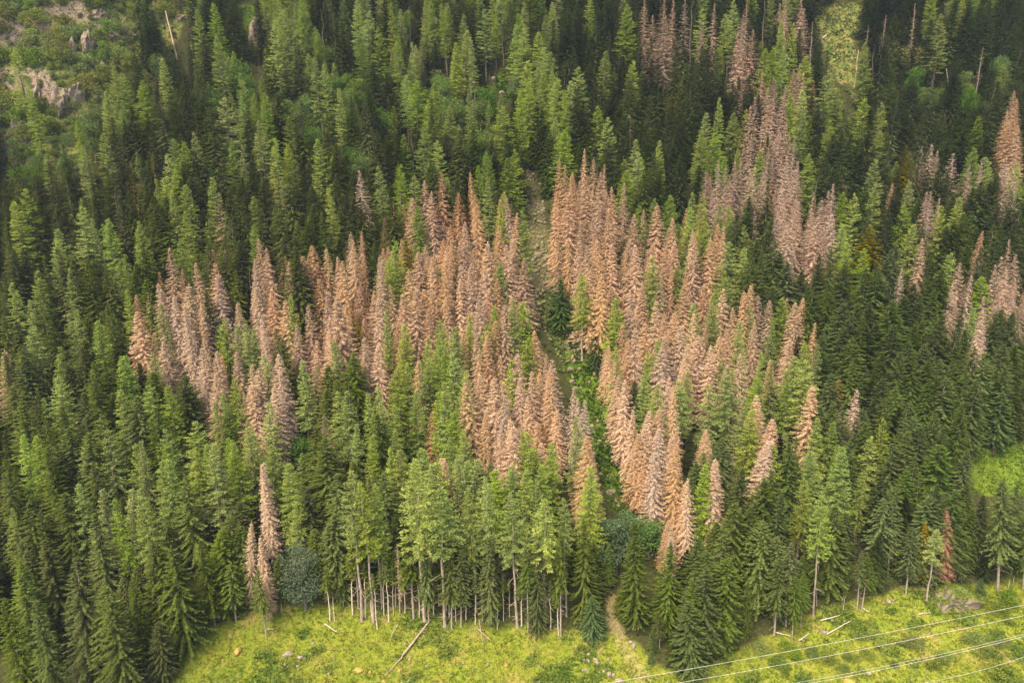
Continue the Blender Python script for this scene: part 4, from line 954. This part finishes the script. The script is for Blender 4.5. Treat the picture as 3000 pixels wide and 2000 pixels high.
# ------------------------------------------------------------------ fallen trunks, logs, stumps
def log(x0, y0, ax, ay, bx, by, r, label, mat='palewood', stubs=4, name='fallen_log', lift=.35, lift2=None):
    a, b = hit(*T(x0, y0, ax, ay)), hit(*T(x0, y0, bx, by))
    A = Vector(a) + Vector((0, 0, lift)); Bv = Vector(b) + Vector((0, 0, lift if lift2 is None else lift2))
    g = random.Random(int(ax * 3 + by))
    n = 6; pts = []; mid = (A + Bv) / 2
    for i in range(n):
        q = A.lerp(Bv, i / (n - 1))
        hz = float(H(q.x, q.y)) + r * .8
        if q.z < hz: q.z = hz
        pts.append(q + Vector((g.gauss(0, .05), g.gauss(0, .05), g.gauss(0, .03))) - mid)
    V, F = tube(pts, [r * (1 - .55 * i / (n - 1)) for i in range(n)], 8)
    for s in (0, (n - 1) * 8):
        F.append((s, s + 2, s + 4, s + 6)); F.append((s, s + 1, s + 2, s)) if False else None
    for _ in range(stubs):
        u = g.uniform(.2, .95); q = A.lerp(Bv, u) - mid
        d = (Vector((g.gauss(0, 1), g.gauss(0, 1), abs(g.gauss(0, .7)))) + (Bv - A).normalized() * .8).normalized()
        L = g.uniform(.5, 1.5)
        tube([q, q + d * L * .5, q + d * L], [r * .3, r * .2, .015], 4, V, F)
    me = mesh_np(name, [tuple(v) for v in V], F, M[mat], smooth=True)
    o = bpy.data.objects.new(name, me); col.objects.link(o); o.location = mid
    o['label'] = label; o['category'] = 'log'; o['group'] = 'fallen trunks and poles'
    return o
log(1000, 1300, 400, 1405, 582, 1168, .26, 'long grey fallen trunk lying slantwise in the central meadow', 'brownwood', 10, lift=.5)
log(1000, 1300, 400, 1405, 290, 1530, .12, 'thin broken top of the long fallen trunk in the grass', 'brownwood', 14)
log(1000, 1300, 888, 1212, 988, 1306, .13, 'thin fallen pole sloping down to the east under the tall larches', 'brownwood', 3)
log(1000, 1300, 902, 1160, 937, 1352, .11, 'thin steep fallen pole crossing the sloping one', 'brownwood', 3)
log(1000, 1300, 733, 1148, 872, 1064, .13, 'thin pole lying between the bare trunks of the forest edge', 'brownwood', 3)
log(1000, 1300, 325, 1280, 378, 1180, .10, 'grey stick among green herbs beside the long fallen trunk', 'brownwood', 3)
log(1000, 1300, 235, 1150, 305, 1172, .10, 'short pole on needle litter below the western larches', 'brownwood', 2)
log(0, 1300, 2130, 1190, 2212, 1242, .12, 'short pale pole at the foot of the three thin trunks', 'palewood', 2)
log(0, 1300, 1755, 1222, 1800, 1224, .11, 'short pale log beside the lone forked spruce foot', 'palewood', 2)
log(2000, 1300, 905, 1168, 1027, 1132, .13, 'upper of two parallel pale poles in the eastern meadow', 'palewood', 2)
log(2000, 1300, 942, 1258, 1100, 1172, .13, 'lower longer of two parallel pale poles in the eastern meadow', 'palewood', 3)
log(2000, 1300, 762, 1298, 826, 1252, .16, 'short thick white log east of the crossed poles', 'palewood', 0)
log(2000, 1300, 608, 1244, 712, 1270, .13, 'pale pole lying between two spruce trunks at the meadow edge', 'palewood', 0)
log(2000, 1300, 1545, 1124, 1628, 1112, .10, 'single pale stick near the large mossy boulder', 'palewood', 1)
log(2000, 1300, 670, 1342, 730, 1316, .10, 'faint stick in the grass above the uppermost cable', 'palewood', 0)
log(2000, 1300, 1178, 1082, 1222, 1112, .11, 'short pole beside the two trunked spruces', 'palewood', 2)
log(0, 0, 1508, 222, 1554, 180, .22, 'pale fallen log in the green gap near the brown rock outcrop', 'palewood', 1)
log(2000, 0, 914, 262, 952, 228, .30, 'white broken log on the steep grassy clearing', 'palewood', 1)
log(0, 0, 800, 160, 832, 118, .2, 'reddish log on the cliff ridge', 'brownwood', 1)
log(2000, 0, 1560, 345, 1645, 385, .22, 'dark fallen trunk in the upper eastern clearing', 'brownwood', 4)
log(0, 0, 1165, 400, 1100, 172, .36, 'leaning pale snag propped on the slope beside the cliff', 'deadbark', 5, name='leaning_snag', lift=0, lift2=5.0)
log(2000, 0, 1762, 720, 1714, 572, .28, 'tilted bare snag among the upper eastern spruces', 'deadbark', 5, name='leaning_snag', lift=0, lift2=6.0)
log(2000, 0, 1640, 470, 1668, 345, .22, 'leaning bare trunk under the upper eastern larch', 'deadbark', 3, name='leaning_snag', lift=0, lift2=5.0)
log(2000, 0, 1125, 590, 1140, 470, .2, 'thin leaning trunk at the edge of the steep grassy clearing', 'deadbark', 3, name='leaning_snag', lift=0, lift2=7.0)

# ------------------------------------------------------------------ overhead cables across the eastern meadow
CABLES = [('uppermost pale overhead cable crossing the eastern meadow', (1777, 2000), (3000, 1771), 88, 92), ('second pale overhead cable, right under the uppermost', (2000, 1997), (3000, 1802), 86, 90),
          ('upper thin cable of the close pair across the meadow', (2326, 2000), (3000, 1857), 84, 88), ('lower cable of the close pair across the meadow', (2375, 2000), (3000, 1863), 83, 87), ('lowest overhead cable, in the bottom corner of the meadow', (2701, 2000), (3000, 1923), 80, 84)]
mc, n_, l_ = new_mat('cable_aluminium')
bs = n_.new('ShaderNodeBsdfPrincipled'); bs.inputs['Base Color'].default_value = (.50, .49, .46, 1); bs.inputs['Roughness'].default_value = .45; bs.inputs['Metallic'].default_value = .25
oo = n_.new('ShaderNodeOutputMaterial'); l_.new(bs.outputs[0], oo.inputs[0]); M['cable'] = mc
for i, (lab, a, b, ya, yb) in enumerate(CABLES):
    def at_y(px, py, y):
        d = ray(px, py); return Vector((d[0] * y, y, CAM.z + d[2] * y))
    A, Bv = at_y(*a, ya), at_y(*b, yb)
    d = Bv - A
    P0, P1 = A - d * 1.2, Bv + d * 1.0
    pts = []
    for j in range(41):
        u = j / 40
        q = P0.lerp(P1, u)
        s = u * 3.2 - 1.2                           # 0 at A, 1 at B: sagging between masts far outside the frame
        q.z += 1.5 * (s - 0) * (s - 1) * 1.0
        pts.append(q)
    V, F = tube(pts, [.021 if i != 2 else .016] * 41, 6)
    me = mesh_np('overhead_cable', [tuple(v) for v in V], F, M['cable'], smooth=True)
    o = bpy.data.objects.new('overhead_cable', me); col.objects.link(o)
    o['label'] = lab; o['category'] = 'cable'; o['group'] = 'overhead cables over the meadow'

# ------------------------------------------------------------------ herbs and grass of the meadow, the gully and the forest floor
M['herb'] = leaf_mat('herb_leaves', (.072, .145, .016), (.180, .240, .038), var=0, hue=0, trans=.3)
M['gullyherb'] = leaf_mat('gully_herb_leaves', (.032, .082, .014), (.125, .180, .030), var=0, hue=0, trans=.3)
M['tuft'] = leaf_mat('grass_tufts', (.095, .158, .020), (.255, .262, .044), var=0, hue=0, trans=.3)
M['cleargrass'] = leaf_mat('clearing_grass_blades', (.060, .125, .018), (.135, .205, .034), var=0, hue=0, trans=.3)
M['slopegrass'] = leaf_mat('slope_grass_blades', (.065, .100, .026), (.150, .185, .055), var=0, hue=0, trans=.3)
M['floor'] = leaf_mat('undergrowth_leaves', (.035, .060, .016), (.10, .135, .035), var=0, hue=0, trans=.25)
hr = random.Random(77)
def scatter(name, label, mat, n, xr, yr, test, per, ln, w, up, dens=None, cat='plants'):
    B = Blades()
    k = 0; tries = 0
    while k < n and tries < n * 12:
        m = 20000
        X = np.random.default_rng(k + len(name) + tries).uniform(xr[0], xr[1], m); Y = np.random.default_rng(k * 3 + 1 + tries).uniform(yr[0], yr[1], m)
        ok = test(X, Y)
        Z = H(X, Y)
        for x, y, z in zip(X[ok], Y[ok], Z[ok]):
            if k >= n: break
            k += 1
            sz = hr.lognormvariate(0, .35)
            pn = .5 + .25 * (math.sin(x * .31 + 1.9 * math.sin(y * .23)) + math.sin(y * .37 + 1.4 * math.sin(x * .19 + 2))) + .12 * math.sin(x * 1.3 + y * .9)
            tn = min(.95, max(.05, pn + hr.gauss(0, .12)))
            for _ in range(per):
                d = Vector((hr.gauss(0, 1), hr.gauss(0, 1), up * abs(hr.gauss(.6, .5)) + .1)).normalized()
                B.add(Vector((x + hr.gauss(0, .12) * sz, y + hr.gauss(0, .12) * sz, z + .02)), d, ln * sz * hr.uniform(.6, 1.3), w * sz, min(1, max(0, tn + hr.gauss(0, .15))), Vector((hr.gauss(0, .4), hr.gauss(0, .4), 1)))
        tries += m
        if len(X[ok]) == 0: break
    me = mesh_np(name, [tuple(v) for v in B.v], B.f, M[mat], B.t)
    o = bpy.data.objects.new(name, me); col.objects.link(o)
    o['kind'] = 'stuff'; o['label'] = label; o['category'] = cat
def patchy(X, Y, s, th, ph=0):
    v = np.sin(X * s + 1.3 * np.sin(Y * s * .8 + ph)) + np.sin(Y * s * 1.1 + 1.7 * np.sin(X * s * .6 + ph * 2)) + .8 * np.sin((X + Y) * s * 2.3 + ph) + .7 * np.sin((X - 1.6 * Y) * s * 3.1)
    return v > th
inview = lambda X, Y: np.abs(X) < .74 * Y + 8
in_mead = lambda X, Y: inside(W_MEADOW, X, Y) & inview(X, Y)
scatter('meadow_grass', 'yellow green grass tufts covering the meadow', 'tuft', 30000, (-75, 120), (98, 146), in_mead, 4, .42, .12, 1.6, cat='grass')
scatter('meadow_herbs', 'bright green broad leaved herbs in patches over the meadow', 'herb', 11000, (-75, 120), (98, 146), lambda X, Y: in_mead(X, Y) & patchy(X, Y, .22, .9, 2), 6, .42, .26, .6)
scatter('gully_herbs', 'lush green herbs growing along the gully', 'gullyherb', 7500, (-20, 60), (120, 290), lambda X, Y: (inside(W_GULLY, X, Y) & ((Y < _g[3][1] + 2) | patchy(X, Y, .5, 1.5, 4))) | inside(W_SPOT, X, Y), 6, .5, .30, .7)
scatter('clearing_grass', 'bright green grass of the small clearing in the wood', 'cleargrass', 5000, (60, 140), (120, 190), lambda X, Y: inside(W_CLEAR, X, Y), 4, .35, .14, 1.4, cat='grass')
scatter('slope_grass', 'tufted grass on the steep openings and the cliff', 'slopegrass', 12000, (-240, 180), (190, 360), lambda X, Y: (inside(W_CLIFF, X, Y) | inside(W_UP, X, Y) | inside(W_UP2, X, Y) | inside(W_PATCH, X, Y)), 6, .6, .20, 1.2, cat='grass')
scatter('forest_undergrowth', 'low undergrowth on the shaded forest floor', 'floor', 16000, (-200, 200), (118, 330), lambda X, Y: inview(X, Y) & ~inside(W_MEADOW, X, Y) & ~inside(W_GULLY, X, Y), 5, .55, .34, .7)
# loose stones of the dry gully and the cliff foot
def rubble(name, label, n, xr, yr, test, lo, hi, mat):
    import bmesh
    bm = bmesh.new(); bmesh.ops.create_icosphere(bm, subdivisions=1, radius=1)
    base = np.array([v.co[:] for v in bm.verts]); fc = np.array([[v.index for v in f.verts] for f in bm.faces]); bm.free()
    g = np.random.default_rng(9); V = []; F = []; k = 0
    for _ in range(60):
        X = g.uniform(xr[0], xr[1], 4000); Y = g.uniform(yr[0], yr[1], 4000); ok = test(X, Y); Z = H(X, Y)
        for x, y, z in zip(X[ok], Y[ok], Z[ok]):
            if k >= n: break
            s = min(hi, lo * math.exp(abs(g.normal()) * .75))
            q = base * (1 + g.normal(0, .2, (len(base), 1))) * s * np.array([g.uniform(.7, 1.3), g.uniform(.7, 1.3), g.uniform(.5, .9)])
            V.append(q + np.array([x, y, z + s * .15])); F.append(fc + k * len(base)); k += 1
        if k >= n: break
    o = bpy.data.objects.new(name, mesh_np(name, np.vstack(V), np.vstack(F), M[mat])); col.objects.link(o)
    o['kind'] = 'stuff'; o['label'] = label; o['category'] = 'rubble'
rubble('gully_rubble', 'loose brownish stones littering the dry upper gully', 900, (-20, 45), (170, 290), lambda X, Y: inside(W_GULLY, X, Y) & (Y > _g[4][1] - 3), .16, .8, 'rock')
rubble('gully_stones', 'scattered stones among the herbs of the green gully', 140, (-20, 60), (120, 190), lambda X, Y: inside(W_GULLY, X, Y), .22, .7, 'rock')
rubble('meadow_stones', 'tiny stones and bits of wood strewn over the meadow', 260, (-75, 110), (100, 146), in_mead, .07, .22, 'boulder')
# ------------------------------------------------------------------ labels that single each tree out, by what stands next to it
NOUN = {'spruce_tree': 'dark green spruce', 'pole_spruce': 'thin pale pole tree', 'golden_spruce': 'yellowing spruce', 'fir_tree': 'bluish bushy fir', 'larch_tree': 'light green larch', 'dying_larch': 'half brown larch',
        'dead_spruce': 'brown dead spruce', 'russet_dead_spruce': 'russet dead spruce', 'bleached_dead_spruce': 'bleached dead spruce', 'bare_snag': 'bare snag', 'broadleaf_tree': 'green broadleaf tree', 'greygreen_broadleaf_tree': 'grey green broadleaf tree',
        'cliff_shrub': 'low shrub', 'meadow_bush': 'low bush'}
LAND = [  # pixel, tree kinds it may be (empty: a fixed feature), label, short phrase for its neighbours
 (2812, 1770, '', '', 'the huge grass topped boulder'), (2930, 1390, '', '', 'the small bright clearing'), (1565, 760, '', '', 'the dry stony gully'), (1700, 1080, '', '', 'the green part of the gully'), (2440, 120, '', '', 'the steep grassy clearing'),
 (185, 310, '', '', 'the pale streaked cliff rock'), (262, 145, '', '', 'the tall pale rock rib'), (758, 112, '', '', 'the square brown rock outcrop'), (1622, 32, '', '', 'the grey fractured rock outcrop'), (1465, 260, '', '', 'the small green gully head'), (1815, 1870, '', '', 'the dry grass path'),
 (680, 1405, '', '', 'the round ochre boulder'), (500, 170, '', '', 'the leaning pale snag'),
 (877, 1590, 'w', 'round grey green broadleaf tree standing in front of the forest edge', 'the round grey green broadleaf'), (1732, 1746, 'f', 'bushy blue green fir at the mouth of the gully', 'the bushy blue green fir'),
 (647, 565, 'g', 'lone bleached dead spruce inside the dark western spruces', 'the lone bleached dead spruce'), (2471, 513, 'r', 'lone small russet dead spruce among dark eastern spruces', 'the lone small russet spruce'), (2386, 237, 'r', 'russet tip beside the highest bleached dieback patch', 'the russet tip'),
 (2096, 1342, 'd', 'pale twisted dead spruce with silvery limbs next to a larch', 'the silvery limbed dead spruce'), (2763, 1487, 'r', 'tallest russet dead spruce at the eastern forest edge', 'the tall russet spruce'), (2701, 1523, 'y', 'golden topped spruce beside the russet dead spruces', 'the golden topped spruce'),
 (223, 1626, 'S', 'largest spruce, drooping limbs, in the near western corner', 'the largest drooping spruce'), (437, 1590, 'S', 'big spruce with bare pale limbs showing, near the western corner', 'the big open limbed spruce'), (504, 1599, 'S', 'broad dense spruce at the western end of the meadow', 'the broad dense spruce'),
 (768, 1358, 'd', 'tall pinkish dead spruce rising behind the western meadow edge', 'the tall pinkish dead spruce'), (737, 1528, 'd', 'nearest dead spruce, standing at the western forest edge', 'the nearest dead spruce'), (1643, 811, 'f', 'dark broad fir beside the dry gully', 'the dark broad fir'), (1703, 803, 'k', 'larch on a long bare trunk rising from the gully', 'the bare trunked gully larch'),
 (1745, 977, 'f', 'small shaded fir below the bare trunked gully larch', 'the small shaded fir'), (1573, 473, 'k', 'lone small larch at the head of the dry gully', 'the lone gully head larch'), (1040, 928, 'y', 'small golden spruce inside the brown dieback patch', 'the small golden spruce'), (2455, 1111, 'y', 'golden spruce amid the dark eastern wood', 'the golden eastern spruce'),
 (2504, 1142, 'g', 'small grey dead spruce amid the dark eastern wood', 'the small grey dead spruce'), (496, 727, 'd', 'pointed brown dead spruce heading the western dieback patch', 'the pointed dead spruce'), (404, 912, 'd', 'stout rust brown dead spruce at the western end of the dieback', 'the stout rusty dead spruce'), (766, 700, 'd', 'tallest pale dead spruce of the western dieback patch', 'the tallest pale dead spruce'),
 (1295, 504, 'd', 'tall dead spruce heading the middle dieback patch', 'the middle dead spruce tip'), (1634, 462, 'd', 'wide dead spruce directly beside the head of the gully', 'the wide gully dead spruce'), (1710, 437, 'd', 'highest reddish dead spruce tip of the eastern dieback patch', 'the highest reddish tip'), (1127, 636, 'r', 'dark russet dead spruce above the middle dieback patch', 'the dark russet spruce'),
 (1924, 598, 'd', 'lone dead spruce spire between larches above the eastern dieback', 'the lone dead spire'), (2815, 771, 'g', 'pinkish grey wide dead spruce near the eastern border', 'the pinkish grey spruce'), (2969, 704, 'g', 'tall grey dead spruce in the dense bleached group', 'the tall grey spruce'), (2978, 268, 'd', 'large dead spruce against dark spruces at the eastern border', 'the large border dead spruce'),
 (2714, 562, 'g', 'dead spruce of the small isolated bleached group', 'the isolated bleached group'), (2440, 540, 'g', 'easternmost spire of the second bleached patch', 'the eastern bleached spire'), (2335, 192, 'g', 'tallest spire of the highest bleached patch', 'the high bleached spire'), (2172, 241, 'g', 'westmost stout spire of the highest bleached patch', 'the stout bleached spire'),
 (2105, 466, 'g', 'westmost stout spire of the second bleached patch', 'the western bleached spire'), (2187, 2, 'g', 'very tall bleached spruce reaching the top border', 'the very tall bleached spruce'), (1888, 2, 'g', 'slim bleached spruce at the top border above dark spruces', 'the slim bleached spruce'), (2522, 15, 'n', 'white bare snag beside the steep grassy clearing', 'the white bare snag'),
 (2880, 138, 'n', 'pale barkless snag in the dark upper eastern spruces', 'the pale barkless snag'), (4, 1026, 'd', 'brown dead spruce cut by the western border', 'the border dead spruce'), (1272, 1204, 'r', 'thin reddish dead spruce between larches below the dieback', 'the thin reddish spruce'), (1574, 968, 'd', 'sharply pointed salmon dead spruce near the green gully', 'the salmon dead spruce'),
 (1446, 937, 'd', 'tall open dead spruce with visible limbs left of the gully', 'the open limbed dead spruce'), (1670, 1133, 'g', 'bone pale dead spruce on the bank of the green gully', 'the bone pale spruce'), (1719, 1276, 'd', 'pale brown dead spruce above the tall gully mouth larch', 'the pale brown spruce'), (1732, 1365, 'l', 'tall larch standing at the mouth of the gully', 'the gully mouth larch'),
 (2382, 1129, 'd', 'small brown dead spruce between larches and the eastern spruces', 'the small brown dead spruce'), (2354, 875, 'd', 'eastmost brown spire of the big dieback patch', 'the eastmost brown spire'), (1797, 874, 'l', 'rounded bright larch right of the bare trunked one', 'the rounded bright larch'), (1460, 767, 'l', 'solitary larch high among the brown middle spruces', 'the solitary high larch'),
 (1130, 904, 'l', 'bright dense larch at the lower rim of the dieback', 'the bright dense larch'), (796, 1040, 'l', 'long green larch leaning among western dead spruces', 'the long green larch'), (350, 1140, 'l', 'bright larch at the foot of the western wood', 'the bright western larch'), (2377, 1320, 'l', 'bright tall larch above the eastern meadow', 'the bright eastern larch'), (1163, 2000, '', '', ''),
 (1214, 1342, 'k', 'bushy larch with bare broken limbs below its crown', 'the broken limbed larch'), (2408, 1438, 'k', 'great larch on bare trunk at the eastern meadow edge', 'the great eastern larch'), (1163, 1599, 'n', 'headless brown snag standing among the meadow edge trunks', 'the headless snag'), (805, 435, 'y', 'orange tinged spruce in the western wood', 'the orange tinged spruce'), (1982, 178, 'y', 'olive yellow spruce high in the wood', 'the olive yellow spruce'),
 (880, 285, 'l', 'bright pale larch beside the broadleaf thicket', 'the bright thicket larch'), (715, 282, 'l', 'bright cone shaped larch on the upper western slope', 'the upper western larch'), (180, 555, 'l', 'broad pale larch in the left upper wood', 'the broad pale larch'),
]
used_t = set(); PH_L = []
for px, py, ks, lab, phrase in LAND:
    if not phrase: continue
    if ks:
        c = [t for t in SOLO if t['k'] in ks and id(t) not in used_t]
        if not c: continue
        t = min(c, key=lambda t: (t['tip'][0] - px) ** 2 + (t['tip'][1] - py) ** 2)
        if math.hypot(t['tip'][0] - px, t['tip'][1] - py) > 45: continue
        used_t.add(id(t)); t['obj']['label'] = lab
        PH_L.append((t['tip'][0], t['tip'][1], phrase))
    else:
        PH_L.append((px, py, phrase))
ORD = ['first', 'second', 'third', 'fourth', 'fifth', 'sixth', 'seventh', 'eighth', 'ninth', 'tenth', 'eleventh', 'twelfth', 'thirteenth', 'fourteenth', 'fifteenth', 'sixteenth', 'seventeenth', 'eighteenth', 'nineteenth', 'twentieth']
DIRS = ['to the right of', 'to the upper right of', 'straight above', 'to the upper left of', 'to the left of', 'to the lower left of', 'straight below', 'to the lower right of']
def short(adj, noun, o, d, ph):
    s = f"{adj}{noun}, {o} one {d} {ph}"
    if len(s.split()) > 16: s = f"{noun}, {o} {d} {ph}"
    if len(s.split()) > 16: s = s.replace('dark green ', 'dark ').replace('light green ', '').replace('grey green ', '')
    if len(s.split()) > 16: s = s.replace(' on bare trunk', '')
    return s
bins = {}
load = {}
for t in sorted((t for t in SOLO if id(t) not in used_t), key=lambda t: t['tip'][0] + 7 * t['tip'][1]):
    best = None
    for ai, (ax, ay, ph) in enumerate(PH_L):
        dx, dy = t['tip'][0] - ax, ay - t['tip'][1]
        di = int(round(math.atan2(dy, dx) / (math.pi / 4))) % 8
        cost = math.hypot(dx, dy) * (1 + .12 * load.get((ai, di, t['name']), 0))
        if best is None or cost < best[0]: best = (cost, ai, di, math.hypot(dx, dy))
    load[(best[1], best[2], t['name'])] = load.get((best[1], best[2], t['name']), 0) + 1
    bins.setdefault((best[1], best[2], t['name']), []).append((best[3], t))
for (ai, di, nm), lst in bins.items():
    lst.sort(key=lambda q: q[0])
    for i, (_, t) in enumerate(lst):
        adj = 'slender ' if t['w'] < .84 else ('broad ' if t['w'] > 1.15 else ('tall ' if t['h'] > 27.5 else ''))
        noun = NOUN[nm]
        if t['foot'] and t['k'] in 'ek': noun += ' on bare trunk'
        o = ORD[i] if i < len(ORD) else 'farther'
        t['obj']['label'] = short(adj, noun, o, DIRS[di], PH_L[ai][2]) if len(lst) > 1 else short(adj, noun, 'only', DIRS[di], PH_L[ai][2])

# ------------------------------------------------------------------ the thin haze of the valley air
hz = np.array([(x, y, z) for z in (-60.0, 330.0) for y in (-60.0, 460.0) for x in (-420.0, 420.0)])
zt = float(co[(np.abs(co[:, 0]) < 420) & (co[:, 1] > -60) & (co[:, 1] < 460), 2].max())
zb = float(co[(np.abs(co[:, 0]) < 420) & (co[:, 1] > -60) & (co[:, 1] < 460), 2].min())
hz[:4, 2] = zb - 1.0; hz[4:, 2] = max(zt + 32.0, CAM.z + 5)
hm = mesh_np('haze', hz, [(0, 2, 3, 1), (4, 5, 7, 6), (0, 1, 5, 4), (2, 6, 7, 3), (0, 4, 6, 2), (1, 3, 7, 5)])
m_, n_, l_ = new_mat('haze_air')
pv = n_.new('ShaderNodeVolumePrincipled'); pv.inputs['Color'].default_value = (.64, .82, 1, 1); pv.inputs['Density'].default_value = 0.00011; pv.inputs['Anisotropy'].default_value = .2
oo = n_.new('ShaderNodeOutputMaterial'); l_.new(pv.outputs[0], oo.inputs['Volume'])
hm.materials.append(m_)
ho = bpy.data.objects.new('haze', hm); col.objects.link(ho)
ho['kind'] = 'stuff'; ho['label'] = 'thin pale haze in the valley air over the whole slope'; ho['category'] = 'haze'
